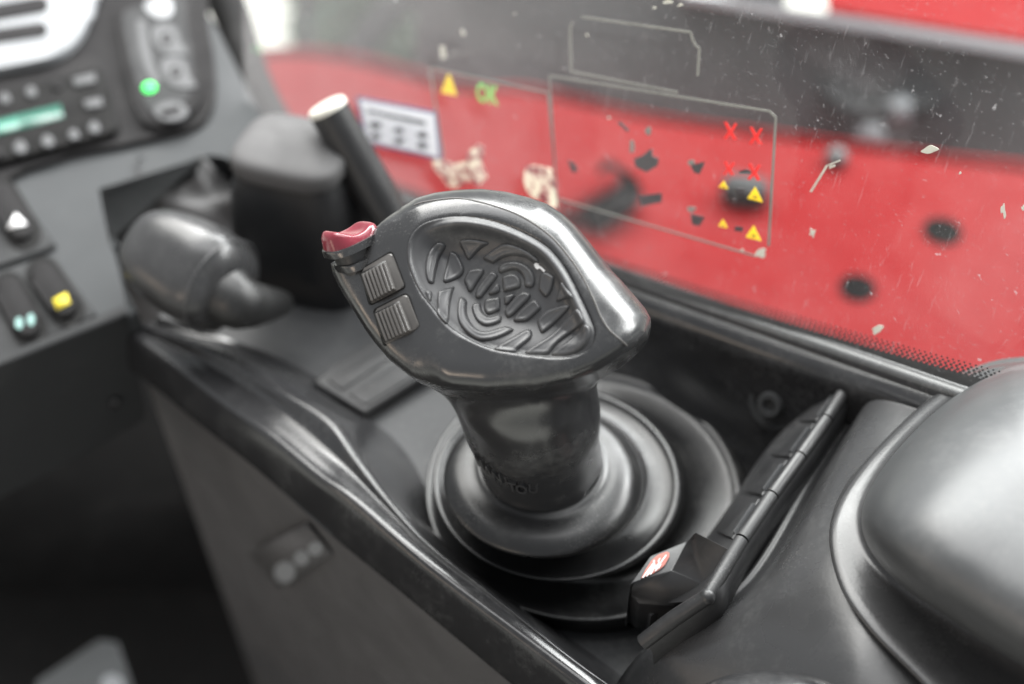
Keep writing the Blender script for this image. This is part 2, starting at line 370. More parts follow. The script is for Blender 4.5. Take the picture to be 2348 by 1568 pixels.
PART = spline([fab(*z1(*p), 0) for p in [(640, 200), (760, 150), (950, 125), (1100, 142), (1300, 200), (1450, 270), (1600, 380), (1720, 520), (1800, 640), (1870, 780), (1920, 900), (1980, 990), (2060, 1060),
       (2095, 1090), (2110, 1300), (1900, 1700), (1000, 1800), (-300, 1400), (-300, 300), (500, 260)]], 4)
HV = .55
a_ = np.arange(-58, 56, HV); b_ = np.arange(-82, 34, HV); c_ = np.arange(-96, 8, HV)
Aa, Bb = np.meshgrid(a_, b_, indexing='ij')
sdo = sd_poly(OUT, Aa, Bb); sda = sd_poly(ALM, Aa, Bb); sdp = sd_poly(PART, Aa, Bb)
q0 = fab(*z1(640, 330)); q1 = fab(*z1(800, 1120)); ld = q1 - q0; ld /= np.linalg.norm(ld)
lft = (Aa - q0[0]) * ld[1] - (Bb - q0[1]) * ld[0]                # distance to the left of the switch line
if lft[0, len(b_) // 2] < 0: lft = -lft
sp = np.maximum(sdp, 0)
hf = 0.0 - .0016 * ((Aa - 5) ** 2 + (Bb + 5) ** 2) * .5
hf = hf - .30 * smax(lft, 0 * lft, 4) * (lft > -4)
hf = hf - .40 * sp - .013 * sp * sp
C3 = c_[None, None, :]
kk = 12 - 7 * sstep(-2, 10, lft) - 4 * sstep(2, -18, Bb) * sstep(4, -4, lft)
kk = kk[:, :, None]
f = smax(C3 - hf[:, :, None], np.broadcast_to(sdo[:, :, None], (*sdo.shape, len(c_))), kk)
f = smax(f, -40 - C3, 18)
# neck: round cone from the collar up into the head, flared to the left
def cone(p, q, ra, rb):
    p, q = np.array(p), np.array(q); d = q - p; L2 = d @ d
    X = Aa[:, :, None] - p[0]; Y = Bb[:, :, None] - p[1]; Z = C3 - p[2]
    t = np.clip((X * d[0] + Y * d[1] + Z * d[2]) / L2, 0, 1)
    return np.sqrt((X - d[0] * t) ** 2 + (Y - d[1] * t) ** 2 + (Z - d[2] * t) ** 2) - (ra + (rb - ra) * t)
pb = toF(P0 + (P0 - P1) / np.linalg.norm(P0 - P1) * .016); pt = toF(P1)
hc = np.array([-4., -6., -28.])
neck = cone(pb, pt, 19.5, 19.0)
wz0 = toF(P0); fn = np.array([.86, -.50, 0.]); fnl = np.array([fn @ AF, fn @ BF, fn @ NF])
neck = smax(neck, (Aa[:, :, None] - wz0[0]) * fnl[0] + (Bb[:, :, None] - wz0[1]) * fnl[1] + (C3 - wz0[2]) * fnl[2] - 18.4, .8)
neck = smin(neck, cone(pt * .8 + pb * .2, hc, 18, 21), 10)
wz = toF(P0 - np.array([0, 0, .006]))                             # cut flat at the collar
zf = np.array([AF[2], BF[2], NF[2]])
hgt = (Aa[:, :, None] - wz[0]) * zf[0] + (Bb[:, :, None] - wz[1]) * zf[1] + (C3 - wz[2]) * zf[2]
neck = np.maximum(neck, -hgt)
f = smin(f, neck, 7)
cav = smax(np.broadcast_to((sda + .1)[:, :, None], f.shape), -8 - C3, .5)
f = smax(f, -cav, .9)
Vg, Fg = surfnet(f, (0, 0, 0), 1.0)
Vg = np.stack([a_[0] + Vg[:, 0] * HV, b_[0] + Vg[:, 1] * HV, c_[0] + Vg[:, 2] * HV], 1)
Vw = toW(Vg[:, 0], Vg[:, 1], Vg[:, 2])
grip = mesh('grip', Vw, Fg, 'grip', joy)
bvh = BVHTree.FromPolygons([Vector(v) for v in Vw], [list(map(int, q)) for q in Fg])
def on_grip(x, y):
    d = Vector(ray(x, y)).normalized(); h = bvh.ray_cast(Vector(CAM), d)
    return np.array(h[0]), np.array(h[1])
seam = []
for p in spline([z1(*q) for q in [(700, 170), (760, 150), (950, 125), (1100, 142), (1300, 200), (1450, 270), (1600, 380), (1720, 520), (1800, 640), (1870, 780), (1920, 900), (1980, 990), (2060, 1060), (2090, 1088)]], 6, False):
    h = bvh.ray_cast(Vector(CAM), Vector(ray(*p)).normalized())
    if h[0] is not None: seam.append(np.array(h[0]))
tube('mould_seam', resample(seam, 90), [.00028, .00028], 'roller', joy, 8, 0)
# palm pad: dished rubber with a rolled upper border
def pad_c(a, b):
    a = np.asarray(a, float); b = np.asarray(b, float); s = -sd_poly(ALM, a, b)
    g = .45 * a + .9 * b                                          # towards the upper right
    w = sstep(-6, 9, g + .35 * a)
    u = sstep(-22, 22, .75 * a - .65 * b)                         # lower right is shallow
    bead = w * 1.9 * np.exp(-((s - 2.1) / 1.5) ** 2)
    dish = -(.9 + (1 - w) * .3) - (4.6 - 2.7 * u) * sstep(.6, 10.5, s)
    return dish * sstep(-.3, 1.2, s + w) + bead - .6 * (1 - w) - 2.5 * np.maximum(-s - .1, 0)
g = .45; ga = np.arange(ALM[:, 0].min() - 1, ALM[:, 0].max() + 1, g); gb = np.arange(ALM[:, 1].min() - 1, ALM[:, 1].max() + 1, g)
def field_mesh(poly, step, margin, fn):
    x = np.arange(poly[:, 0].min() - 1, poly[:, 0].max() + 1, step); y = np.arange(poly[:, 1].min() - 1, poly[:, 1].max() + 1, step)
    X, Y = np.meshgrid(x, y, indexing='ij'); d = sd_poly(poly, X, Y); keep = d < margin
    q = keep[:-1, :-1] & keep[1:, :-1] & keep[1:, 1:] & keep[:-1, 1:]
    idx = np.arange(X.size).reshape(X.shape); F = np.stack([idx[:-1, :-1][q], idx[1:, :-1][q], idx[1:, 1:][q], idx[:-1, 1:][q]], 1)
    used = np.unique(F); mp = np.full(X.size, -1); mp[used] = np.arange(len(used))
    return X.ravel()[used], Y.ravel()[used], d.ravel()[used], mp[F]
X, Y, d, F = field_mesh(ALM, .4, 1.3, None)
pad = mesh('palm_pad', toW(X, Y, pad_c(X, Y)), F, 'pad', joy)
TREAD = [
 [(355, 660), (375, 560), (420, 390), (445, 365), (500, 385), (540, 440), (585, 545), (560, 620), (500, 665), (400, 700), (365, 690)],
 [(530, 275), (560, 235), (700, 235), (850, 275), (780, 325), (700, 400), (645, 455), (610, 440), (570, 360)],
 [(250, 712), (195, 690), (165, 560), (200, 380), (290, 270), (390, 300), (330, 420), (290, 560), (265, 690)],
 [(165, 785), (235, 795), (240, 830), (225, 905), (185, 860)],
 [(300, 820), (315, 785), (460, 740), (478, 760), (455, 830), (430, 980), (420, 1110), (390, 1150), (320, 1080), (290, 1000), (290, 900)],
 [(580, 680), (600, 620), (650, 555), (780, 545), (800, 570), (790, 610), (740, 680), (680, 780), (655, 800), (625, 790), (600, 730)],
 [(700, 840), (720, 760), (800, 650), (850, 590), (890, 575), (930, 595), (945, 630), (920, 670), (850, 760), (790, 840), (770, 865), (720, 870)],
 [(850, 830), (850, 800), (900, 730), (940, 708), (965, 730), (970, 780), (950, 810), (900, 830)],
 [(990, 640), (1040, 610), (1110, 600), (1165, 625), (1195, 680), (1190, 740), (1160, 765), (1020, 800), (1000, 770), (992, 700)],
 [(945, 560), (960, 515), (1020, 480), (1110, 468), (1210, 490), (1290, 545), (1335, 620), (1345, 690), (1325, 745), (1290, 755), (1240, 745), (1228, 715), (1225, 670), (1200, 610), (1150, 570), (1090, 565), (1010, 590), (970, 600)],
 [(785, 440), (805, 405), (900, 335), (1010, 280), (1150, 310), (1290, 380), (1390, 470), (1340, 490), (1240, 432), (1110, 412), (1000, 435), (905, 490), (880, 490), (820, 465)],
 [(1395, 640), (1420, 590), (1480, 590), (1545, 640), (1540, 720), (1515, 800), (1475, 850), (1440, 850), (1385, 780), (1380, 730)],
 [(1570, 890), (1590, 800), (1620, 690), (1680, 760), (1750, 855), (1680, 875), (1600, 900)],
 [(795, 980), (800, 900), (830, 870), (950, 850), (970, 870), (970, 980), (945, 1010), (860, 1040), (820, 1030)],
 [(1010, 850), (1040, 830), (1100, 815), (1130, 830), (1120, 855), (1060, 930), (1020, 935), (1012, 900)],
 [(1015, 1000), (1060, 930), (1150, 830), (1210, 795), (1270, 805), (1300, 830), (1280, 880), (1200, 960), (1110, 1050), (1060, 1075), (1030, 1060)],
 [(1110, 1090), (1150, 1030), (1230, 950), (1310, 890), (1360, 890), (1410, 965), (1390, 1000), (1280, 1100), (1230, 1120), (1130, 1120)],
 [(1365, 1120), (1400, 1060), (1470, 1000), (1560, 965), (1670, 935), (1710, 950), (1700, 990), (1620, 1080), (1500, 1190), (1430, 1240), (1395, 1220)],
 [(665, 950), (690, 915), (750, 912), (765, 940), (775, 990), (810, 1040), (860, 1060), (950, 1040), (985, 1060), (985, 1100), (960, 1130), (870, 1160), (800, 1160), (730, 1120), (690, 1060), (668, 1000)],
 [(525, 880), (545, 850), (580, 860), (615, 900), (610, 960), (620, 1050), (660, 1130), (720, 1195), (800, 1220), (900, 1200), (1020, 1165), (1110, 1195), (1095, 1225), (980, 1285), (860, 1320), (740, 1320), (630, 1260), (550, 1170), (512, 1080), (510, 960)],
 [(900, 1410), (1000, 1340), (1120, 1270), (1230, 1205), (1290, 1200), (1315, 1240), (1300, 1300), (1220, 1370), (1160, 1420), (1130, 1445), (1000, 1435)],
 [(1230, 1450), (1330, 1370), (1500, 1260), (1640, 1130), (1760, 1000), (1800, 985), (1850, 1050), (1865, 1125), (1780, 1205), (1650, 1300), (1550, 1390), (1485, 1468), (1350, 1470)],
 [(1515, 1475), (1560, 1425), (1700, 1315), (1830, 1195), (1890, 1145), (1945, 1180), (1955, 1250), (1900, 1370), (1780, 1455), (1650, 1485)]]
for T in TREAD:
    c0 = -3.0
    P = np.array([fab(*z4(*p), c0) for p in T])
    for it in range(2):                                           # settle the outline on the dished surface
        cc = pad_c(P[:, 0], P[:, 1]); P = np.array([fab(*z4(*p), c) for p, c in zip(T, cc)])
    P = spline(P, 3)
    X, Y, d, F = field_mesh(P, .26, .3, None)
    if not len(F): continue
    h = np.minimum(1.15 * (1 - np.exp(np.minimum(d, 3) * 3.0)), 1.05) - .16 * sstep(.7, 1.5, -d)
    h = np.where(d > 0, -d * 1.6, h)
    mesh('tread_block', toW(X, Y, pad_c(X, Y) + h), F, 'tread', pad)
P = spline(np.array([fab(*z4(*p), -2.5) for p in [(1330, 500), (1365, 483), (1395, 515), (1448, 558), (1458, 582), (1425, 582), (1392, 548), (1372, 556), (1345, 538)]]), 3)
X, Y, d, F = field_mesh(P, .2, .05, None)
mesh('paint_scuff', toW(X, Y, pad_c(X, Y) + .22), F, 'white_print', pad)
# two ribbed roller switches set in grey frames
def quad_frame(pts):
    H = [on_grip(*z3(*p))[0] for p in pts]; c = sum(H) / 4
    ex = (H[1] - H[0]) + (H[2] - H[3]); ex /= np.linalg.norm(ex); n = np.cross(ex, (H[0] - H[3])); n /= np.linalg.norm(n)
    if n @ (CAM - c) < 0: n = -n
    return Plane(c, c + ex, c + np.cross(n, ex))
for pq, rq in (([(545, 665), (850, 482), (985, 835), (635, 1015)], [(538, 705), (790, 577), (880, 852), (640, 988)]),
               ([(678, 1075), (1005, 908), (1138, 1245), (785, 1435)], [(680, 1112), (932, 990), (1042, 1277), (785, 1397)])):
    pln = quad_frame(pq)
    pv = np.array([z3(*p) for p in pq]); r = []
    for i in range(4):                                            # rounded corners
        p, a, b = pv[i], pv[i - 1], pv[(i + 1) % 4]
        for t in np.linspace(0, 1, 5):
            s_ = .10; r.append((p + (a - p) * s_) * (1 - t) ** 2 + 2 * t * (1 - t) * p + t * t * (p + (b - p) * s_))
    rc = np.array(r).mean(0)
    slab('switch_gap', rc + (np.array(r) - rc) * 1.07, pln, .003, 'hole0', joy, lift=.0003)
    fr = slab('switch_frame', r, pln, .003, 'roller', joy, lift=.0009, bevel=.0005)
    rv = np.array([z3(*p) for p in rq]); cr = rv.mean(0)
    slab('roller_well', cr + (rv - cr) * 1.06, pln, .001, 'black', fr, lift=.00105)
    for k in range(7):                                            # each rib of the roller, on a drum
        t0, t1 = (k + .12) / 7, (k + .88) / 7
        q = [rv[0] + (rv[1] - rv[0]) * t0, rv[0] + (rv[1] - rv[0]) * t1, rv[3] + (rv[2] - rv[3]) * t1, rv[3] + (rv[2] - rv[3]) * t0]
        u = (k + .5) / 7 * 2 - 1
        slab('rib', q, pln, .0022, 'roller', fr, lift=.0012 + .0019 * math.sqrt(max(0, 1 - .8 * u * u)), bevel=.00035, seg=2)
# red saddle rocker on the end of the head
e0 = at(*z3(190, 500), .396); e1 = at(*z3(705, 235), .404)
E1 = (e1 - e0); BL = np.linalg.norm(E1); E1 /= BL
E3 = np.cross(E1, -ray(*z3(450, 350))); E3 /= np.linalg.norm(E3)
if E3 @ UP < 0: E3 = -E3
E3 = E3 * .86 - FW * .30 / 1; E3 -= E1 * (E3 @ E1); E3 /= np.linalg.norm(E3)
E2 = np.cross(E3, E1)
mid = (e0 + e1) / 2
def oval(r1, r2, n=40, p=2.6): return [(r1 * np.sign(math.cos(t)) * abs(math.cos(t)) ** (2 / p), r2 * np.sign(math.sin(t)) * abs(math.sin(t)) ** (2 / p)) for t in np.linspace(0, 2 * math.pi, n, endpoint=False)]
def ovslab(name, r1, r2, z0, z1_, mat, parent, bev, c=mid):
    Aq = [c + E1 * u + E2 * v + E3 * z1_ for u, v in oval(r1, r2)]
    return slab3(name, np.array(Aq), E3, z1_ - z0, mat, parent, bev)
ovslab('button_base', BL * .50, .0072, -.0016, .0006, 'grip', joy, .0008)
ovslab('button_stem', BL * .40, .0058, -.010, -.0014, 'dark', joy, .0004, mid + E1 * .0008)
ovslab('button_collar', BL * .46, .0074, -.0068, -.0046, 'grip', joy, .0006, mid + E1 * .0012)
V = []; nr, na = 14, 48
for i in range(nr):
    s_ = i / (nr - 1)
    for (u, v) in oval(1, 1, na):
        uu, vv = u * s_, v * s_
        hh = .0022 + .0034 * np.exp(-((uu + .72) / .42) ** 2) + .0012 * np.exp(-((uu - .75) / .3) ** 2) - .0005 * (1 - vv * vv)
        hh *= max(0, 1 - s_ ** 7) ** .5
        V.append(mid + E1 * uu * BL * .475 + E2 * vv * .0064 + E3 * (.0004 + hh))
mesh('red_rocker', V, grid_faces(nr, na, True), 'red_btn', joy)
# rubber boot
PROF = [(14, 38), (16.8, 42.6), (18.4, 45.2), (19.8, 45.4), (21.6, 44.6), (24.5, 44.2), (27.5, 43.2), (30, 41.4), (31.4, 38.8), (31.7, 36), (31, 32.5), (29.6, 29.5), (28.8, 27), (30, 25.0), (34, 24.4), (37.6, 25.2), (39.6, 26.2), (41, 25.8), (41.4, 23.8),
        (40.4, 20), (38.4, 16.5), (37.6, 13.5), (39, 11.0), (43, 9.9), (49, 10.0), (52.4, 11.3), (54.2, 11.2), (55, 9.4), (54.6, 6), (53.8, 3), (53.4, 0.1)]
c3 = atz(1352, 1118, .008); c2 = atz(1283, 1095, .023); c1 = atz(1238, 1094, .040); c0_ = atz(1241, 1080, .0455)
zk = np.array([0, 8, 23, 40, 46.]); cx = np.array([c3[0], c3[0], c2[0], c1[0], P0[0]]); cy = np.array([c3[1], c3[1], c2[1], c1[1], P0[1]])
pr = spline(np.array(PROF, float), 4, False); V = []; na = 96
for r_, z_ in pr:
    kx, ky = np.interp(z_, zk, cx), np.interp(z_, zk, cy)
    for t in np.linspace(0, 2 * math.pi, na, endpoint=False):
        V.append((kx + r_ * .001 * math.cos(t), ky + r_ * .001 * math.sin(t), z_ * .001))
mesh('rubber_boot', V, grid_faces(len(pr), na, True), 'boot', joy)
# raised lettering round the foot of the neck
def text_mesh(s, size, font_bold=.0):
    cu = bpy.data.curves.new('t', 'FONT'); cu.body = s; cu.size = size; cu.extrude = 0; cu.dimensions = '2D'; cu.fill_mode = 'FRONT'; cu.resolution_u = 3; cu.offset = font_bold; cu.align_x = 'CENTER'
    ob = bpy.data.objects.new('t', cu); S.collection.objects.link(ob)
    dg = bpy.context.evaluated_depsgraph_get(); me = bpy.data.meshes.new_from_object(ob.evaluated_get(dg))
    bpy.data.objects.remove(ob); return me
WORD = 'MANITOU'
for k, chh in enumerate(WORD):
    me = text_mesh(chh, 1.0, .02); bm = bmesh.new(); bm.from_mesh(me)
    bmesh.ops.subdivide_edges(bm, edges=[e for e in bm.edges if e.calc_length() > .15], cuts=3, use_grid_fill=True)
    pxs = np.interp(k, range(7), [1103, 1122, 1142, 1160, 1176, 1196, 1222]); pys = np.interp(k, range(7), [1058, 1076, 1090, 1102, 1112, 1117, 1119])
    pxn = np.interp(k + .5, range(7), [1103, 1122, 1142, 1160, 1176, 1196, 1222]) - np.interp(k - .5, range(7), [1103, 1122, 1142, 1160, 1176, 1196, 1222])
    h0, n0 = on_grip(pxs, pys)
    n0 = np.array([n0[0], n0[1], 0]); n0 /= np.linalg.norm(n0); tg = np.cross([0, 0, 1], n0)
    if tg[0] < 0: tg = -tg
    def place(u, v, off):
        p = Vector(h0 + tg * u + np.array([0, 0, 1.]) * v + n0 * .02); hit = bvh.ray_cast(p, Vector(-n0))
        return np.array(hit[0]) + n0 * off if hit[0] else None
    bm.verts.ensure_lookup_table(); ok = True; T_ = []; B_ = []
    for v in bm.verts:
        a = place(v.co.x * .0046, (v.co.y - .35) * .0088, .00025); 
        if a is None: ok = False; break
        T_.append(a); B_.append(a - n0 * .0012)
    if ok:
        nv = len(T_); F = [[v.index for v in q.verts] for q in bm.faces]; F2 = F + [[i + nv for i in q[::-1]] for q in F]
        for e in bm.edges:
            if len(e.link_faces) == 1: i, j = e.verts[0].index, e.verts[1].index; F2.append([i, j, j + nv, i + nv])
        mesh('raised_letter', T_ + B_, F2, 'pad', grip, smooth=False)
    bm.free()

# ================================================================== plate on the tray
plz = Plane(atz(720, 880, 0), atz(830, 940, 0), atz(950, 870, 0))
pp = thing('cover_plate', 'flat black rubber cover plate with stepped grooves lying on the tray', 'cover plate', atz(840, 870, 0))
bp_ = slab('plate', [(715, 875), (760, 838), (905, 745), (1010, 835), (835, 946)], plz, .0056, 'housing', pp, lift=.0056, bevel=.0012)
slab('raised_panel', [(752, 872), (905, 775), (930, 795), (785, 893)], plz, .0012, 'housing', pp, lift=.0063, bevel=.0004)
slab('raised_panel', [(800, 903), (945, 808), (985, 838), (838, 928)], plz, .0012, 'housing', pp, lift=.0063, bevel=.0004)
# ================================================================== switch strip with tubular edge
sw = thing('switch_strip', 'black switch strip with jointed tubular edge and blank switch plates', 'switch strip', atz(1800, 1150, .03))
bar = [atz(*z7(*p), z) for p, z in [((1235, 85), .056), ((1125, 255), .0555), ((985, 452), .055), ((835, 660), .0545), ((675, 895), .054), ((565, 1075), .0535), ((490, 1200), .0525)]]
for i in range(5):
    p, q = bar[i], bar[i + 1]; d_ = (q - p); l_ = np.linalg.norm(d_); d_ /= l_
    if i == 4: q = bar[6]; 
    tube('edge_tube', [p + d_ * .0003, q - d_ * (.0003 if i < 4 else 0)], [.0022, .0022], 'dark', sw, 20, 0)
endb = atz(*z7(150, 1440), .036)
tube('edge_tube', [bar[6], .5 * (bar[6] + endb) + np.array([0, 0, .001]), endb], [.0023, .0025, .0024], 'dark', sw, 20, 6)
superell('edge_elbow', bar[6], np.eye(3), (.0025, .0025, .0025), 1, 'dark', sw, 20, 14)
loft('strip_frame', [[p + np.array([.0005, -.0008, .0002]) for p in bar + [endb]], [p + np.array([.003, -.0018, -.004]) for p in bar + [endb]], [p + np.array([.0042, -.0026, -.02]) for p in bar + [endb]]], 'dark', sw, 40, 4)
# sloping face under the tube
top = [b + np.array([-.002, 0, -.002]) for b in bar]
low = [atz(*z7(*p), z) for p, z in [((1190, 95), .050), ((920, 290), .036), ((770, 460), .030), ((650, 650), .026), ((505, 860), .022), ((330, 1080), .022), ((160, 1240), .024)]]
fp = Plane(top[1], top[5], low[3])
loft('strip_face', [top, [(.5 * a + .5 * b) for a, b in zip(top, low)], low, [b + np.array([.004, .003, -.02]) for b in low]], 'dark', sw, 40, 4)
for i in range(4):                                                # blank switch plates with a small raised mark each
    a0, a1 = top[i] * .97 + top[i + 1] * .03, top[i] * .06 + top[i + 1] * .94
    b0, b1 = low[i] * .97 + low[i + 1] * .03, low[i] * .06 + low[i + 1] * .94
    u0, u1 = a0 * .90 + b0 * .10, a1 * .90 + b1 * .10; w0, w1 = a0 * .12 + b0 * .88, a1 * .12 + b1 * .88
    n_ = np.cross(u1 - u0, w0 - u0); n_ /= np.linalg.norm(n_); n_ = n_ if n_ @ (CAM - u0) > 0 else -n_
    pt_ = slab3('blank_plate', np.array([u0, u1, w1, w0]) + n_ * .0008, n_, .003, 'dark', sw, .0005)
    s0, s1 = u0 * .85 + u1 * .15, u0 * .12 + u1 * .88
    dq = (w0 - u0) / np.linalg.norm(w0 - u0) * .0012
    slab3('raised_mark', np.array([s0, s1, s1 + dq, s0 + dq]) + n_ * .0016, n_, .0014, 'tray', pt_, .0003)
# rocker switch with the pictogram
rk = thing('rocker_switch', 'black rocker switch with salmon pictogram sticker at the end of the switch strip', 'rocker switch', atz(*z7(300, 1150), .03))
RV = [atz(*z7(*p), z) for p, z in [((80, 1135), .0440), ((190, 982), .0440), ((385, 903), .0440), ((428, 855), .0550), ((605, 945), .0550), ((480, 1135), .0460), ((310, 1248), .0350), ((130, 1235), .0350), ((78, 1180), .0365), ((100, 1122), .0440), ((300, 1058), .0430)]]
bmr = bmesh.new(); vt = [bmr.verts.new(p) for p in RV]; vb = [bmr.verts.new((p[0], p[1] + .001, .02)) for p in RV[:9]]
for q in ([0, 1, 2, 10, 9], [10, 2, 3, 4, 5], [9, 10, 5, 6, 7, 8], [0, 9, 8]): bmr.faces.new([vt[k] for k in q])
for k in range(9): bmr.faces.new([vt[k], vb[k], vb[(k + 1) % 9], vt[(k + 1) % 9]])
bmr.faces.new(vb); bmesh.ops.recalc_face_normals(bmr, faces=bmr.faces)
bmesh.ops.bevel(bmr, geom=[e for e in bmr.edges if max(v.co.z for v in e.verts) > .03], offset=.0017, segments=4, profile=.5, affect='EDGES', clamp_overlap=True)
bmr.verts.index_update(); mesh('rocker', [v.co[:] for v in bmr.verts], [[v.index for v in q.verts] for q in bmr.faces], 'dark', rk); bmr.free()
far_ = [RV[0], RV[1], RV[1], RV[2]]; nea_ = [RV[9], RV[10], RV[10]]
stand = [atz(*z7(*p), .030) for p in [(160, 1235), (330, 1250), (420, 1170), (190, 1310)]]
slab3('rocker_base', np.array(stand), np.array([0, 0, 1.]), .02, 'dark', rk, .0005)
sp_ = Plane(RV[0], RV[2], RV[10])
st = slab('sticker', [z7(*p) for p in [(140, 1100), (165, 1050), (195, 1005), (230, 975), (275, 958), (290, 965), (290, 985), (265, 1030), (235, 1055), (200, 1075)]], sp_, .0004, 'sticker_red', rk, lift=.0007)
def strokes(name, lines, plane, r, lift, mat, parent, conv=lambda x, y: (x, y), thick=.00015):
    for a, b in lines:
        slab(name, pill(conv(*a), conv(*b), r, 4), plane, thick, mat, parent, lift=lift, smooth=False)
strokes('pictogram_stroke', [((200, 1060), (210, 1005)), ((150, 1095), (205, 1020)), ((170, 1088), (208, 1030)), ((190, 1078), (212, 1040)), ((205, 1010), (220, 1050)), ((215, 1060), (245, 1025)), ((205, 1030), (235, 1045)), ((230, 1010), (240, 995)), ((245, 1015), (272, 978)), ((232, 1005), (238, 1030))],
        sp_, 1.3, .0009, 'white_print', st, z7)
slab('pictogram_head', circ(z7(232, 1033), 4.5), sp_, .00015, 'white_print', st, lift=.00095, smooth=False)

# ================================================================== armrest
arm = thing('armrest', 'large rounded black plastic armrest cap with stepped lip', 'armrest', atz(2350, 1250, .06))
OA = spline([(2347, 828), (2250, 845), (2160, 890), (2070, 965), (1980, 1060), (1920, 1150), (1900, 1235), (1925, 1345), (1990, 1440), (2080, 1530), (2200, 1640), (2400, 1760), (2700, 1820), (3000, 1700), (3100, 1400), (3050, 1050), (2850, 870), (2580, 820)], 6)
IA = spline([(2360, 835), (2270, 862), (2180, 915), (2100, 985), (2030, 1065), (1985, 1140), (1975, 1205), (2000, 1270), (2070, 1345), (2170, 1415), (2300, 1500), (2480, 1600), (2700, 1640), (2920, 1570), (2990, 1380), (2950, 1060), (2800, 900), (2580, 840)], 6)
def ring(P, z, s=1.0):
    Q = np.array([atz(x, y, z) for x, y in P]); c = Q.mean(0); return c + (Q - c) * s
rg = [ring(OA, .060, .985) - np.array([0, 0, .03]), ring(OA, .062), ring(OA, .068, 1.0), ring(OA, .0725, .994), ring(OA, .0755, .982),
      ring(IA, .0775, 1.005), ring(IA, .083, 1.0), ring(IA, .092, .985), ring(IA, .101, .95), ring(IA, .1085, .89), ring(IA, .1145, .78), ring(IA, .1195, .58), ring(IA, .122, .3), ring(IA, .1225, .02)]
R_ = np.array(rg); rows = np.array([spline(R_[:, j], 4, False) for j in range(R_.shape[1])]).transpose(1, 0, 2)
nrw, ncl = rows.shape[:2]
kr = 21
mesh('lip', rows[:kr + 1].reshape(-1, 3), grid_faces(kr + 1, ncl, True), 'armrest', arm)
capr = rows[kr:]
mesh('cap', capr.reshape(-1, 3), grid_faces(nrw - kr, ncl, True) + [list(range((nrw - kr - 1) * ncl, (nrw - kr) * ncl))], 'cap', arm)
pd = np.array(ring(OA, .060, .9)) - np.array([0, 0, .002]); slab3('support', pd, np.array([0, 0, 1.]), .06, 'dark', arm)

# ================================================================== dashboard
DP = Plane(at(300, 720, .545), at(0, 820, .53), at(480, 30, .67))
dash = thing('dashboard', 'mid grey moulded dashboard with switch banks and storage pocket', 'dashboard', DP.hit(0, 800))
slab('dash_panel', [(-250, -200), (380, -200), (455, 0), (500, 70), (560, 190), (632, 330), (655, 385), (610, 430), (572, 428), (545, 360), (520, 346), (480, 356), (212, 424), (206, 436), (276, 560), (238, 578), (316, 708), (300, 722), (0, 846), (-250, 950)], DP, .012, 'dash', dash, bevel=.004)
slab('bezel', [(-200, -150), (430, -150), (470, 20), (488, 120), (492, 200), (480, 255), (440, 292), (280, 330), (120, 362), (-200, 440)], DP, .003, 'bezel', dash, lift=.003, bevel=.002, curve=5)
FPL = Plane(DP.hit(0, 850) - DP.n * .006, DP.hit(300, 725) - DP.n * .006, DP.hit(0, 850) - DP.n * .006 + np.array([0, .012, -.10]))
slab('fascia', [(-250, 930), (0, 838), (292, 716), (300, 760), (322, 880), (336, 958), (325, 968), (150, 1065), (0, 1142), (-250, 1270)], FPL, .004, 'fascia', dash, lift=.0, bevel=.0015)
for x, y in ((262, 922), (345, 862)):
    lathe('screw', FPL.hit(x, y, .0005), FPL.n, [(.0026, 0), (.0026, .0008), (.0020, .0018), (.0006, .0020)], 'bolt' if x > 300 else 'gloss', dash, 20)
# pocket behind the lever
PK = Plane(DP.o - DP.n * .035, DP.o - DP.n * .035 + np.array([.1, 0, 0]), DP.o - DP.n * .035 + np.cross(DP.n, [1, 0, 0]))
slab('pocket_back', [(120, 330), (640, 280), (760, 560), (560, 800), (200, 760)], PK, .004, 'side', dash)
# vent
vent = thing('air_vent', 'pale silver air vent surround with dark slots on the dashboard', 'air vent', DP.hit(60, 60))
slab('vent_surround', [(-250, -180), (225, -180), (216, 0), (205, 32), (182, 80), (145, 116), (90, 136), (0, 154), (-120, 182), (-250, 200)], DP, .004, 'silver', vent, lift=.008, bevel=.002, curve=3)
for a, b, r in (((-150, 50), (93, 9), 19), ((-150, 102), (92, 66), 17)):
    slab('vent_slot', pill(a, b, r), DP, .002, 'bezel', vent, lift=.0088, bevel=.0006)
# radio
rad = thing('car_radio', 'black car radio with green display and small round buttons', 'radio', DP.hit(100, 260))
slab('radio_body', [(-250, 275), (0, 212), (215, 153), (232, 157), (243, 175), (272, 285), (262, 300), (225, 313), (0, 368), (-250, 430)], DP, .006, 'radio', rad, lift=.0066, bevel=.0015)
slab('display', [(-200, 322), (138, 239), (146, 268), (-200, 362)], DP, .0006, 'lcd', rad, lift=.0071)
slab('display_segment', [(-200, 325), (40, 268), (46, 292), (-200, 352)], DP, .0003, 'lcd2', rad, lift=.0074)
for (x, y), r in (((10, 224), 13), ((70, 209), 13), ((130, 193), 11), ((-5, 347), 11), ((45, 336), 16), ((108, 322), 15), ((168, 307), 13), ((215, 291), 14)):
    slab('button', circ((x, y), r, 18), DP, .002, 'icon' if r > 12 else 'bezel', rad, lift=.0080, bevel=.0006)
for q in ([(165, 178), (217, 166), (220, 186), (170, 197)], [(190, 229), (232, 221), (236, 242), (196, 248)]):
    slab('button', q, DP, .002, 'icon', rad, lift=.0080, bevel=.0005)
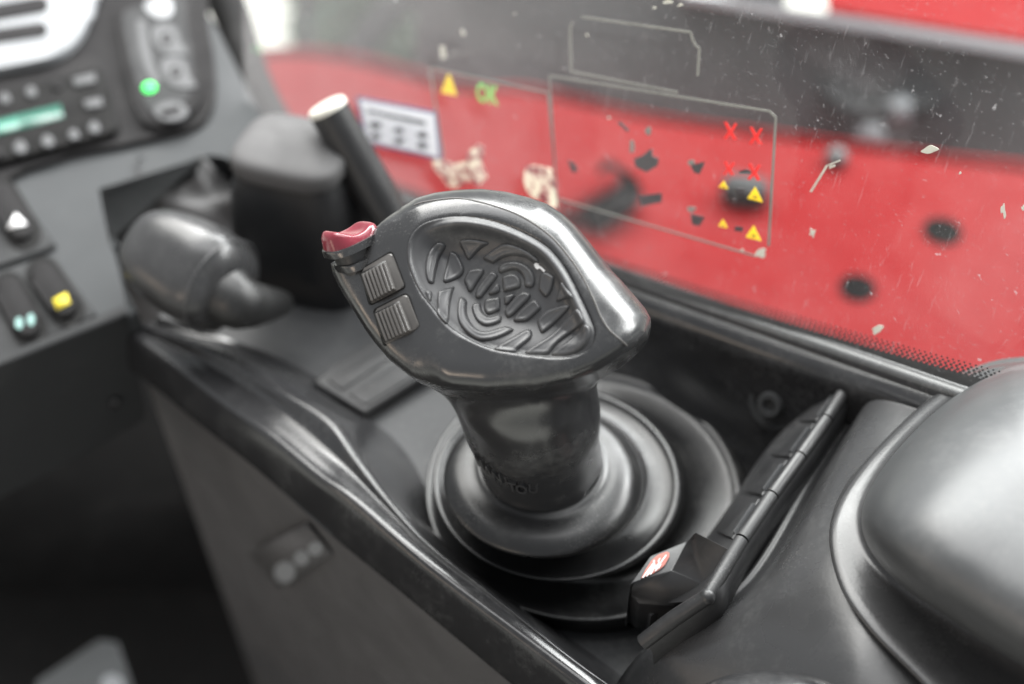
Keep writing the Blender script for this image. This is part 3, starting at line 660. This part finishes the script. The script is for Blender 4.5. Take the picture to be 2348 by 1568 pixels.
# indicator panel
ind = thing('indicator_panel', 'grey indicator panel with rounded keys and a lit green lamp', 'indicator panel', DP.hit(380, 150))
slab('panel_face', [(268, 20), (300, 2), (425, -30), (445, 40), (462, 130), (466, 190), (455, 235), (425, 268), (385, 286), (345, 288), (322, 268), (300, 215), (282, 130)], DP, .003, 'bezel', ind, lift=.0062, bevel=.002, curve=4)
slab('panel_inlay', [(283, 35), (318, 14), (412, -8), (428, 60), (442, 150), (440, 205), (410, 245), (360, 262), (335, 240), (312, 180), (294, 110)], DP, .0006, 'fascia', ind, lift=.0069, curve=4)
slab('curved_band', [(312, 45), (332, 45), (340, 100), (352, 150), (370, 190), (352, 192), (330, 150), (318, 100)], DP, .0004, 'icon', ind, lift=.0073)
for q in ([(330, 8), (375, -8), (392, 2), (394, 28), (375, 40), (350, 36)],):
    slab('key', q, DP, .0016, 'scuff', ind, lift=.0078, bevel=.0006, curve=4)
for x, y in ((384, 90), (405, 166)):
    k_ = slab('key', [(x - 38, y - 25), (x - 8, y - 38), (x + 20, y - 25), (x + 30, y + 12), (x + 42, y + 22), (x + 40, y + 34), (x + 5, y + 36), (x - 25, y + 20)], DP, .0014, 'icon', ind, lift=.0076, bevel=.0005, curve=3)
    slab('key_mark', circ((x - 2, y - 3), 13, 16), DP, .0003, 'bezel', k_, lift=.0081); slab('key_mark', circ((x - 2, y - 3), 7, 12), DP, .0003, 'icon', k_, lift=.0085)
k_ = slab('key', circ((391, 254), 40, 28, 24), DP, .0014, 'icon', ind, lift=.0080, bevel=.0005)
slab('key_mark', pill((375, 258), (407, 250), 7), DP, .0003, 'bezel', k_, lift=.0084)
lathe('lamp', DP.hit(343, 204, .0066), DP.n, [(.0027, 0), (.0027, .001), (.0022, .0018), (.0012, .0023), (.0002, .0024)], 'led', ind, 24)
# switch banks with rocker switches
for bank, (fr, lab, rks) in enumerate((
    ([(-200, 455), (28, 412), (42, 440), (126, 556), (118, 566), (0, 606), (-200, 676)], 'upper grey switch bank with the white triangle rocker', [((2, 446), (42, 512), 'white_print', 'rocker switch marked with a white triangle')]),
    ([(-200, 690), (0, 622), (112, 584), (130, 590), (219, 715), (212, 728), (0, 818), (-200, 890)], 'lower grey switch bank with yellow and teal rockers', [((98, 628), (142, 690), 'yellow', 'rocker switch with a yellow lit symbol'), ((20, 662), (58, 736), 'teal', 'rocker switch with a pale teal symbol')]))):
    bk = thing('switch_bank', lab, 'switch bank', DP.hit(*fr[3])); slab('bank_frame', fr, DP, .003, 'fascia', bk, lift=.0026, bevel=.001)
    for a, b, m_, lb_ in rks:
        r_ = thing('rocker_switch', lb_ + ' in the dashboard bank', 'rocker switch', DP.hit(*b)); r_['group'] = 'dashboard rocker switches'
        ro = slab('rocker', pill(a, b, 32, 12), DP, .005, 'bezel', r_, lift=.0065, bevel=.0022)
        slab('rocker_well', pill(a, (b[0] + 12, b[1] + 20), 40, 12), DP, .001, 'hole0', r_, lift=.0032)
        bx, by = b
        if m_ == 'white_print': sh = [(bx - 26, by + 12), (bx - 6, by - 24), (bx + 20, by + 2)]
        elif m_ == 'yellow': sh = [(bx - 22, by - 4), (bx + 10, by - 20), (bx + 20, by + 4), (bx - 12, by + 20)]
        else: sh = None
        if sh: slab('symbol', sh, DP, .0004, m_, ro, lift=.0070, curve=0)
        else:
            for dx in (-18, 16): slab('symbol', circ((bx + dx * .8, by - dx * .24), 9, 14, 14), DP, .0004, m_, ro, lift=.0070)
# ------------------------------------------------------------------ levers between dash and console
kn = thing('gear_lever', 'rounded grey black lever knob on a dark stem beside the dashboard', 'lever', atz(600, 740, .0))
KX = np.array([at(560, 690, .53) - at(300, 540, .55)])[0]; KX /= np.linalg.norm(KX); KZ = -ray(430, 600); KZ -= KX * (KZ @ KX); KZ /= np.linalg.norm(KZ); KY = np.cross(KZ, KX)
kc = at(428, 612, .525)
knb = superell('knob', kc, np.array([KX, KY, KZ]), (.0245, .0185, .020), .72, 'armrest', kn, warp=lambda p: np.array([p[0], p[1] * (1 + .14 * p[0]), p[2] * (1 + .1 * p[0])]))
seam = [kc + KX * .0175 + (KY * math.cos(t) * .0188 + KZ * math.sin(t) * .0203) for t in np.linspace(0, 2 * math.pi, 40)]
tube('seam', seam, [.00035, .00035], 'gasket', knb, 8, 0, caps=False)
tube('stem', [kc + KX * .016, kc + KX * .026 - UP * .002, at(650, 695, .54)], [.0125, .0100, .0045], 'black', kn, 20, 5)
# fabric gaiter in the pocket
V = []; nr, na = 16, 48
gc = PK.hit(420, 500, .004); ga_, gb_ = PK.frame()
for i in range(nr):
    s_ = i / (nr - 1)
    for j in range(na):
        t = 2 * math.pi * j / na; rr = .048 * (1 - .72 * s_) * (1 + .10 * math.sin(5 * t + 2 * s_) * (1 - s_) + .05 * math.sin(9 * t + 7 * s_))
        V.append(gc + ga_ * rr * math.cos(t) + gb_ * rr * .8 * math.sin(t) + PK.n * (.03 * s_ ** 1.4 + .003 * math.sin(14 * s_ + 2 * t)))
gt = mesh('fabric_gaiter', V, grid_faces(nr, na, True), 'side', None); tag(gt, 'crumpled dark fabric gaiter in the dashboard pocket', 'gaiter')
col = thing('column_housing', 'dark rounded housing with pale top at the corner of the dashboard', 'housing', atz(720, 720, 0))
superell('housing_shell', at(705, 575, .575), np.array([[.94, -.30, 0], [.30, .94, 0], [0, 0, 1]]), (.027, .022, .054), .5, 'housing', col, warp=lambda p: np.array([p[0] * (1 - .10 * p[2]), p[1] * (1 - .10 * p[2]), p[2]]))
superell('housing_top', at(705, 575, .575) + np.array([0, 0, .0500]), np.array([[.94, -.30, 0], [.30, .94, 0], [0, 0, 1]]), (.0225, .0185, .0062), .55, 'plate', col)  # separate paler grey piece on top of the shell
lv = thing('lever_handle', 'upright black cylindrical lever with cream end cap in front of the window', 'lever', atz(905, 560, .0))
la, lb2 = at(902, 515, .55), at(752, 250, .53); ax = lb2 - la; ax /= np.linalg.norm(ax)
tube('handle', [la - ax * .015, la, la * .5 + lb2 * .5, lb2], [.0085, .0083, .0080, .0076], 'dark', lv, 28, 4)
lathe('end_cap', lb2 - ax * .0004, ax, [(.0077, 0), (.0077, .0012), (.0070, .0022), (.003, .0026)], 'cream', lv, 28)
pil = thing('window_pillar', 'black rubber sealed pillar between dashboard and side window', 'pillar', at(690, 365, .63))
tube('pillar_seal', [at(470, -90, .74), at(528, 30, .72), at(558, 130, .70), at(595, 220, .68), at(648, 310, .66), at(705, 372, .63)], [.010, .009, .0075], 'hole0', pil, 16, 8)
# footwell: dark lower wall, kick panel edge and the pedal
fw_ = thing('footwell_wall', 'dark footwell wall below the dashboard fascia', 'footwell', (-.25, .25, -.3))
FW1 = Plane((-.5, .30, -.1), (0, .36, -.1), (-.3, .30, -.5))
slab3('wall_sheet', np.array([(-.9, .22, -.10), (-.10, .24, -.10), (-.05, .26, -.62), (-.9, .24, -.62)]), np.array([0, -1., .05]), .01, 'hole0', fw_)
fl_ = mesh('cab_floor', [(-1, -.5, -.40), (.1, -.5, -.40), (.1, .4, -.40), (-1, .4, -.40)], [(0, 1, 2, 3)], 'hole0', None, smooth=False, kind='structure')
pdl = thing('floor_pedal', 'worn grey foot pedal in the dark footwell', 'pedal', at(180, 1560, .74))
PP_ = Plane(at(180, 1530, .72), at(300, 1500, .72), at(180, 1600, .69))
pe = slab('pedal_pad', [(80, 1560), (230, 1462), (268, 1468), (300, 1560), (330, 1640), (60, 1680)], PP_, .006, 'dash', pdl, bevel=.002)
slab('worn_patch', [(232, 1560), (262, 1545), (285, 1570), (280, 1620), (240, 1620)], PP_, .0006, 'silver', pe, lift=.0005, curve=3)

# ================================================================== window
ga0, ga1 = GL[0], GL[-1]
upv = np.array([0, 0, 1.]) - INW * .16; upv /= np.linalg.norm(upv)
WP = Plane(GL[2], GL[12], GL[2] + upv)
win = thing('cab_window', 'scratched dusty cab side window with printed decals', 'window', GL[8])
m, t, b = nt('dusty_hazed_glass'); M['glass'] = m
t.nodes.remove(b); out = t.nodes['Material Output']
tr = N(t, 'ShaderNodeBsdfTransparent'); tr.inputs[0].default_value = (.93, .95, .945, 1)
gl = N(t, 'ShaderNodeBsdfGlossy', Roughness=.02); df = N(t, 'ShaderNodeBsdfDiffuse'); df.inputs[0].default_value = (.42, .42, .42, 1)
tl = N(t, 'ShaderNodeBsdfTranslucent'); tl.inputs[0].default_value = (.4, .4, .4, 1); ad = N(t, 'ShaderNodeMixShader'); ad.inputs[0].default_value = .5
t.links.new(df.outputs[0], ad.inputs[1]); t.links.new(tl.outputs[0], ad.inputs[2])
fc = N(t, 'ShaderNodeLayerWeight'); fc.inputs[0].default_value = .5; p5 = N(t, 'ShaderNodeMath', operation='POWER'); p5.inputs[1].default_value = 5.; t.links.new(fc.outputs['Facing'], p5.inputs[0])
lw = N(t, 'ShaderNodeMath', operation='MULTIPLY_ADD', use_clamp=True); lw.inputs[1].default_value = .9; lw.inputs[2].default_value = .035; t.links.new(p5.outputs[0], lw.inputs[0]); m1 = N(t, 'ShaderNodeMixShader'); t.links.new(lw.outputs[0], m1.inputs[0]); t.links.new(tr.outputs[0], m1.inputs[1]); t.links.new(gl.outputs[0], m1.inputs[2])
tc = N(t, 'ShaderNodeTexCoord')
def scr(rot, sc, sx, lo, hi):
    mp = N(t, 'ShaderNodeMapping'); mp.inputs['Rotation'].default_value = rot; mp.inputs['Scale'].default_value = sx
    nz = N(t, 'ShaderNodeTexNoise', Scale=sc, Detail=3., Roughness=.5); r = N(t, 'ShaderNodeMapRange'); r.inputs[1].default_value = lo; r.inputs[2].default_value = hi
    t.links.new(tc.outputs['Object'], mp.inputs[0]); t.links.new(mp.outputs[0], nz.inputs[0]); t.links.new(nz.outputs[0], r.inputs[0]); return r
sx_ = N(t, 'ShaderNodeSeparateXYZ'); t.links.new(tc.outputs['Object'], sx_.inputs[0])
gr = N(t, 'ShaderNodeMapRange'); gr.inputs[1].default_value = .02; gr.inputs[2].default_value = -.16; t.links.new(sx_.outputs[0], gr.inputs[0])   # painted haze: veil of light in the glass colour, stronger towards the front pillar
parts = [(gr, .28), (scr((0, 0, .3), 7., (1, 1, .35), .45, .8), .07), (scr((0, 0, 0), 22., (1, 1, 1), .42, .75), .05), (scr((0, 0, 0), 900., (1, 1, 1), .68, .80), .40), (scr((0, .5, .4), 60., (.6, 14, 14), .65, .72), .12), (scr((.3, -.35, .4), 50., (.5, 16, 16), .66, .73), .12), (scr((0, 0, 0), 60., (14, 14, .35), .635, .71), .08), (scr((0, 0, 0), 260., (1, 1, 1), .70, .78), .5)]  # the broad soft smears also paint in hazy reflections
acc = None
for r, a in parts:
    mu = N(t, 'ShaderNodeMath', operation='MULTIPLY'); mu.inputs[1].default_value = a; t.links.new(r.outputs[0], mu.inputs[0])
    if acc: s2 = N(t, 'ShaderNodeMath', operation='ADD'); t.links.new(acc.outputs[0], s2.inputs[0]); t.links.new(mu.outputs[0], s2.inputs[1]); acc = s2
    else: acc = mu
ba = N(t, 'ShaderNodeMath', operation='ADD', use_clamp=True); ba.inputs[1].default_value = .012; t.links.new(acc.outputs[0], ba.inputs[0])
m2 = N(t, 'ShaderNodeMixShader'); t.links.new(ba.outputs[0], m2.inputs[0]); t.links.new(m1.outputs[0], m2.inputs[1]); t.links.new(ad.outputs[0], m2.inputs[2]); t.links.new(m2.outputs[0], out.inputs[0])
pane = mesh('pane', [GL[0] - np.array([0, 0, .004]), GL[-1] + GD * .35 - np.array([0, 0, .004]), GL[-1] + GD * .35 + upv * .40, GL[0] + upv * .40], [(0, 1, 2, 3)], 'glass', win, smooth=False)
loft('gasket', [[p + INW * -.004 + np.array([0, 0, -.012]) for p in GL], [p + INW * .000 + np.array([0, 0, .0015]) for p in GL], [p + INW * .0022 + np.array([0, 0, .0022]) for p in GL],
                [p + INW * .0042 + np.array([0, 0, .0008]) for p in GL], [p + INW * .0046 + np.array([0, 0, -.004]) for p in GL]], 'gasket', win, 60, 6)
# ceramic dot border
V, F = [], []; GLs = resample(GL, 210); wu = (GL[12] - GL[2]) / np.linalg.norm(GL[12] - GL[2])
for i, p in enumerate(GLs):
    for k, (hh, rr) in enumerate(((.0044, .00064), (.0054, .0006), (.0064, .00054), (.0074, .00046), (.0084, .00036))):
        c = p + upv * hh + wu * (.0007 * (k % 2)) + WP.n * .0004; c = c - WP.n * np.dot(c - WP.o, WP.n) + WP.n * .0005
        b0 = len(V); V += [c + rr * (wu * math.cos(t_) + upv * math.sin(t_)) for t_ in np.linspace(0, 2 * math.pi, 8, endpoint=False)]; F.append(list(range(b0, b0 + 8)))
mesh('dot_border', V, F, 'frit', win, smooth=False, kind='stuff')
bandp = []
mesh('black_border', [*(p - WP.n * np.dot(p - WP.o, WP.n) + WP.n * .0005 + upv * .0 for p in GL), *(p - WP.n * np.dot(p - WP.o, WP.n) + WP.n * .0005 + upv * .0042 for p in GL[::-1])], [list(range(2 * len(GL)))], 'frit', win, smooth=False)
def dline(pts, r, mat='decal', name='decal_line', conv=z6):
    P = [np.array(conv(*p)) for p in pts]
    for a, b in zip(P[:-1], P[1:]):
        d_ = (b - a) / np.linalg.norm(b - a); q = np.array([-d_[1], d_[0]]) * r
        slab(name, [a + q, b + q, b - q, a - q], WP, .0002, mat, win, lift=.0007, smooth=False)
dline([(380, 95), (990, 180), (1003, 225), (1022, 258), (1040, 270), (1030, 425)], 2.8)
dline([(335, 125), (320, 150), (325, 400), (920, 515)], 2.6)
dline([(200, 422), (1430, 620), (1465, 655), (1425, 1370)], 2.6)
dline([(205, 425), (245, 1105), (1350, 1425)], 1.8)
dline([(1240, 490), (2100, 668), (2150, 1180)], 2.0, conv=z5); dline([(1250, 495), (1345, 1130)], 2.0, conv=z5)
for cx_, cy_, s_ in ((1213, 730, 1), (1355, 758, 1), (1205, 940, .8), (1345, 960, .95)):
    x_ = slab('cross_mark', [z6(cx_ + u * s_, cy_ + v * s_) for u, v in [(-36, -50), (-20, -50), (2, -10), (24, -44), (38, -40), (12, 6), (36, 46), (18, 50), (-2, 18), (-26, 46), (-40, 40), (-12, 2)]], WP, .0002, 'decal_red', win, lift=.0008, smooth=False)
for q in ([(1350, 1040), (1392, 1126), (1306, 1105)], [(1175, 1008), (1200, 1052), (1148, 1042)], [(1342, 1256), (1384, 1342), (1298, 1320)], [(1170, 1222), (1197, 1270), (1145, 1258)]):
    tr_ = slab('warning_triangle', [z6(*p) for p in q], WP, .0002, 'yellow_decal', win, lift=.0008, smooth=False)
    cx_, cy_ = np.mean(q, 0)
    dk = .5 if q[1][0] - q[2][0] > 70 else .3
    slab('triangle_mark', [z6(cx_ + u * dk, cy_ + v * dk) for u, v in [(-22, 8), (0, 2), (24, 14), (20, 28), (-20, 20)]], WP, .0001, 'decal_dark', tr_, lift=.001, smooth=False)
slab('warning_triangle', [z5(1378, 538), z5(1392, 538), z5(1445, 690), z5(1330, 668)], WP, .0002, 'yellow_decal', win, lift=.0008, smooth=False)
me = text_mesh('OK', 1, .03); c0w = WP.hit(*z5(1672, 668)); ex = WP.hit(*z5(1740, 680)) - WP.hit(*z5(1610, 655)); ex /= np.linalg.norm(ex); ey = WP.hit(*z5(1672, 590)) - c0w; ey /= np.linalg.norm(ey)
mesh('printed_letters', [c0w + ex * v.co.x * .0075 + ey * (v.co.y - .35) * .0105 + WP.n * .0008 for v in me.vertices], [list(p.vertices) for p in me.polygons], 'decal_green', win, smooth=False)
# pictograms of the decal
def blob(name, cx_, cy_, rx, ry, mat, conv, jag=.35, n=14, lift=.0008, seed=0):   # an irregular splash of paint or print
    rnd = random.Random(seed); P = []
    for i in range(n):
        t_ = 2 * math.pi * i / n; k_ = 1 - jag * rnd.random(); P.append(conv(cx_ + rx * k_ * math.cos(t_), cy_ + ry * k_ * math.sin(t_)))
    return slab(name, P, WP, .0002, mat, win, lift=lift, smooth=False, curve=4)
for i, (cx_, cy_, pts) in enumerate(((745, 895, [(-70, -10), (-20, -30), (20, -65), (35, -60), (30, -30), (70, -10), (60, 30), (0, 65), (-60, 35)]), (770, 1120, [(-65, -30), (60, -45), (60, 5), (-50, 30)]), (1030, 930, [(-40, -10), (40, -30), (30, 0), (10, 40), (-20, 30)]),
                               (1030, 1210, [(-40, -20), (40, 0), (10, 50), (-30, 40)]), (335, 930, [(-30, -40), (10, -20), (30, 20), (0, 35)]), (1265, 1065, [(-20, -18), (25, -14), (22, 20), (-24, 14)]), (1258, 1275, [(-20, -14), (25, -10), (22, 16), (-24, 10)]),
                               (1300, 960, [(-40, -8), (0, -18), (30, -8), (30, 6), (-36, 4)]), (600, 690, [(-20, -10), (5, -10), (50, 35), (40, 45)]))):
    slab('pictogram', [z6(cx_ + u, cy_ + v) for u, v in pts], WP, .0002, 'decal_dark', win, lift=.0007, smooth=False)
for i, (cx_, cy_, rx, ry) in enumerate(((995, 905, 24, 18), (995, 1165, 28, 18), (755, 730, 20, 26), (665, 815, 14, 45))): blob('pictogram', cx_, cy_, rx, ry, 'plate' if i > 5 else 'decal', z6, .3, seed=i)
# remains of paper stickers, paint splashes
m_, t_, b_2 = nt('torn_paper'); M['paper'] = m_
nz = N(t_, 'ShaderNodeTexNoise', Scale=320., Detail=6.); cr = N(t_, 'ShaderNodeValToRGB'); cr.color_ramp.elements[0].color = (.38, .10, .12, 1); cr.color_ramp.elements[1].color = (.85, .83, .72, 1)
cr.color_ramp.elements[0].position = .40; cr.color_ramp.elements[1].position = .54
tcc = N(t_, 'ShaderNodeTexCoord'); t_.links.new(tcc.outputs['Object'], nz.inputs[0]); t_.links.new(nz.outputs[0], cr.inputs[0]); t_.links.new(cr.outputs[0], b_2.inputs['Base Color'])
def backlit(m):
    t = m.node_tree; b = t.nodes['Principled BSDF']; tl = N(t, 'ShaderNodeBsdfTranslucent'); mx = N(t, 'ShaderNodeMixShader'); mx.inputs[0].default_value = .65
    if b.inputs['Base Color'].links: t.links.new(b.inputs['Base Color'].links[0].from_socket, tl.inputs[0])
    else: tl.inputs[0].default_value = b.inputs['Base Color'].default_value
    o = t.nodes['Material Output']; t.links.new(b.outputs[0], mx.inputs[1]); t.links.new(tl.outputs[0], mx.inputs[2]); t.links.new(mx.outputs[0], o.inputs[0])
for k in ('paper', 'label_grey', 'label_blue', 'decal_red', 'decal_green', 'decal', 'paint', 'yellow_decal'): backlit(M[k])
for i, q in enumerate(([(1270, 1160), (1340, 1150), (1400, 1180), (1500, 1170), (1540, 1080), (1600, 1040), (1640, 1060), (1620, 1180), (1660, 1280), (1600, 1340), (1540, 1300), (1450, 1350), (1380, 1340), (1330, 1260), (1280, 1230)], [(1940, 1200), (2000, 1190), (2120, 1215), (2150, 1330), (2170, 1520), (1960, 1400), (1925, 1300)])):
    slab('torn_sticker', [z5(*p) for p in q], WP, .0003, 'paper', win, lift=.0009, smooth=False)
zz = lambda x, y: (x, y)
for i, (x, y, rx, ry) in enumerate(((1745, 580, 20, 26), (2130, 343, 26, 16), (2300, 482, 8, 22), (2012, 757, 20, 14), (1862, 535, 10, 14), (1905, 382, 12, 8), (1700, 575, 8, 5), (1560, 12, 10, 5), (1530, 5, 14, 6), (1500, 18, 6, 5), (1345, 80, 4, 6), (1395, 270, 4, 4), (1060, 75, 7, 11), (2200, 397, 5, 5), (2344, 478, 6, 12), (1180, 32, 4, 4))):
    blob('paint_splash', x, y, rx * .95, ry * .95, 'paint', zz, .65, 9, seed=20 + i)
dline([(1858, 440), (1895, 380)], 2.4, 'paint', 'paint_splash', zz); dline([(1895, 380), (1925, 368)], 1.6, 'paint', 'paint_splash', zz); dline([(1013, 105), (1016, 135)], 6, 'paint', 'paint_splash', zz)
lbp = slab('paper_label', [z5(*p) for p in [(733, 710), (1286, 818), (1318, 1138), (797, 1020)]], WP, .0002, 'label_grey', win, lift=.0008, smooth=False)
LQ = [z5(*p) for p in [(728, 705), (1291, 813), (1325, 1146), (792, 1025)]]
for a, b in zip(LQ, LQ[1:] + LQ[:1]): slab('label_border', pill(a, b, 3.0, 3), WP, .0002, 'label_blue', lbp, lift=.0010, smooth=False)
slab('printed_line', [z5(*p) for p in [(800, 785), (1215, 875), (1220, 905), (805, 812)]], WP, .0001, 'icon', lbp, lift=.0013, smooth=False)
for k in range(3):
    for j in range(2): blob('printed_mark', 855 + k * 170, 905 + k * 35 + j * 75, 55, 32, 'icon', z5, .5, 10, .0013, 50 + k * 2 + j).parent = lbp

# ================================================================== outside the window
HZ = Plane((0, .4, -.155), (.3, .4, -.155), (0, .5, -.155))
hood = thing('machine_body', 'red painted machine bodywork below the window', 'bodywork', (0.2, .4, -.3))
hp = [HZ.hit(*p) for p in spline([(200, 190), (580, 158), (720, 152), (850, 172), (1000, 215), (1090, 238), (1180, 236), (1250, 246), (1500, 306), (1850, 356), (2150, 396), (2400, 428), (2900, 500)], 6, False)]
gln = resample(list(GL) + [GL[-1] + GD * .45], len(hp)); near = [np.array([q[0], q[1], -.175]) - INW * .05 for q in gln]
loft('body_panel', [[p + np.array([0, .02, -.25]) for p in hp], [p + np.array([0, .012, -.012]) for p in hp], hp, [p + np.array([-.003, -.03, .004]) for p in hp], near], 'red', hood, 90, 6)
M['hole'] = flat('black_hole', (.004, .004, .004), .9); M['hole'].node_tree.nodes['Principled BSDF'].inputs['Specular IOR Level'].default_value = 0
bo = [o for o in hood.children][0]; hb = BVHTree.FromPolygons([v.co + Vector(ORG[hood.name]) for v in bo.data.vertices], [list(p.vertices) for p in bo.data.polygons])
def on_hood(x, y, lift=0.0):
    h = hb.ray_cast(Vector(CAM), Vector(ray(x, y)).normalized()); return np.array(h[0]) + np.array([0, 0, 1.]) * lift
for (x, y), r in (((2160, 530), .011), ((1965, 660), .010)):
    lathe('bolt_hole_cap', on_hood(x, y), HZ.n, [(r, -.004), (r, .0012), (r * .85, .0016), (r * .2, .0016)], 'hole', hood, 24)  # raised black caps; the shade inside the holes is put into the colour
for x, y, r in ((1915, 372, .007),): superell('bolt_head', on_hood(x, y, .004), np.eye(3), (r, r, .006), 1, 'plate', hood, 20, 12)
hx = thing('grab_handle', 'orange handle bar with black end on the red bodywork', 'handle', HZ.hit(1400, 470))
tube('handle_bar', [on_hood(1290, 505, .008), on_hood(1410, 450, .012)], [.008, .008], 'red', hx, 16, 0)
tube('handle_grip', [on_hood(1350, 525, .008), on_hood(1440, 475, .010), on_hood(1385, 415, .010)], [.008, .008, .006], 'hole', hx, 16, 6)
gb2 = thing('latch_box', 'small grey latch box on the red bodywork', 'latch', HZ.hit(1700, 460)); superell('latch_cover', on_hood(1705, 455, .006), np.array([[.97, -.24, 0], [.24, .97, 0], [0, 0, 1]]), (.014, .009, .008), .6, 'fascia', gb2, 24, 14)
# boom
BP = Plane(at(1250, 246, .98), at(2347, 425, .93), at(1900, 30, .93))
boom = thing('telescopic_boom', 'large dark sided telescopic boom with red upper face and grey edge', 'boom', BP.hit(1700, 300))
slab('boom_side', [(965, -300), (1790, -300), (1800, 23), (2347, 108), (3000, 208), (3000, 900), (1500, 620), (1000, 420), (950, 120)], BP, .12, 'boomdark', boom)
slab('edge_flange', [(1560, -30), (1700, 0), (2347, 100), (3000, 200), (3000, 240), (2347, 132), (1700, 24), (1560, 5)], BP, .03, 'strip', boom, lift=.02, bevel=.004)
BP2 = Plane(BP.hit(1900, 18, .016), BP.hit(2347, 88, .016), at(2100, -250, 1.16))
slab('boom_upper_face', [(1860, -300), (3000, -300), (3000, 190), (2347, 92), (1900, 20)], BP2, .004, 'red', boom)
for x, y in ((2063, 255), (1995, 310)): superell('boom_bolt', BP.hit(x, y, .012), np.eye(3), (.011, .011, .011), 1, 'silver', boom, 20, 12)
slab('reflection_patch', [(1780, 30), (2100, 60), (2040, 230), (1930, 190), (1830, 120)], BP, .004, 'plate', boom, lift=.004, bevel=.002, curve=4)  # paler patch: soft reflection on the boom side put into the colour
hs = thing('hydraulic_hose', 'thin dark hydraulic hose along the boom side', 'hose', BP.hit(1800, 180))
tube('hose', [BP.hit(1880, 200, .012), BP.hit(1950, 255, .015), BP.hit(2100, 250, .015), BP.hit(2150, 235, .012)], [.006, .006], 'fascia', hs, 12, 8)
mr_ = thing('mirror_arm', 'black bent mirror arm standing behind the red bodywork', 'mirror arm', at(800, 200, 1.1))
tube('arm_tube', [at(800, 220, 1.08), at(820, 130, 1.1), at(850, 70, 1.12), at(890, 30, 1.14), at(960, -30, 1.16)], [.012, .012], 'hole0', mr_, 16, 8)
tube('arm_brace', [at(720, 190, 1.25), at(700, 90, 1.25), at(705, -30, 1.25)], [.006, .006], 'fascia', mr_, 12, 6)
# yard and greenery beyond
m_, t_, b_2 = nt('pale_gravel'); M['gravel'] = m_
nz = N(t_, 'ShaderNodeTexNoise', Scale=9., Detail=8.); cr = N(t_, 'ShaderNodeValToRGB'); cr.color_ramp.elements[0].color = (.55, .55, .50, 1); cr.color_ramp.elements[1].color = (.75, .75, .70, 1)
t_.links.new(nz.outputs[0], cr.inputs[0]); t_.links.new(cr.outputs[0], b_2.inputs['Base Color']); b_2.inputs['Roughness'].default_value = .9
gd = mesh('ground', [(-60, -10, -1.7), (60, -10, -1.7), (60, 120, -1.7), (-60, 120, -1.7)], [(0, 1, 2, 3)], 'gravel', None, smooth=False, kind='structure')
m_, t_, b_2 = nt('leaf_green'); M['leaf'] = m_
nz = N(t_, 'ShaderNodeTexNoise', Scale=6., Detail=4.); cr = N(t_, 'ShaderNodeValToRGB'); cr.color_ramp.elements[0].color = (.07, .10, .07, 1); cr.color_ramp.elements[1].color = (.17, .22, .16, 1)
t_.links.new(nz.outputs[0], cr.inputs[0]); t_.links.new(cr.outputs[0], b_2.inputs['Base Color']); b_2.inputs['Roughness'].default_value = .6
def bush(cx_, cy_, z0, rx, ry, h_, n, label):
    o = thing('bush', label, 'bush', (cx_, cy_, z0)); V, F = [], []; rnd = np.random.RandomState(int(abs(cx_ * 100)) + 3)
    for i in range(n):
        v = rnd.normal(size=3); v /= np.linalg.norm(v); r_ = rnd.uniform(.55, 1.05); p = np.array([cx_ + v[0] * rx * r_, cy_ + v[1] * ry * r_, z0 + h_ * .5 + v[2] * h_ * .5 * r_])
        a = rnd.normal(size=3); a /= np.linalg.norm(a); b = np.cross(a, rnd.normal(size=3)); b /= np.linalg.norm(b); s_ = rnd.uniform(.03, .07)
        k = len(V); V += [p - a * s_, p + b * s_ * .45, p + a * s_, p - b * s_ * .45]; F.append((k, k + 1, k + 2, k + 3))
    mesh('crown', V, F, 'leaf', o, smooth=False, kind='stuff')
    for k in range(4):
        tube('stem', [(cx_, cy_, z0), (cx_ + rnd.uniform(-.1, .1), cy_ + rnd.uniform(-.1, .1), z0 + h_ * .4), (cx_ + rnd.uniform(-.3, .3) * rx, cy_ + rnd.uniform(-.3, .3) * ry, z0 + h_ * .8)], [.02, .008], 'dark', o, 8, 4)
g1 = atz(860, 40, -1.4); bush(g1[0], g1[1], -1.7, .17, .2, .6, 2500, 'green leafy bush on the pale ground behind the mirror arm')
g2 = atz(1040, -60, -1.2); bush(g2[0], g2[1] + .1, -1.7, .26, .3, .8, 4000, 'taller green bush partly hidden by the boom')
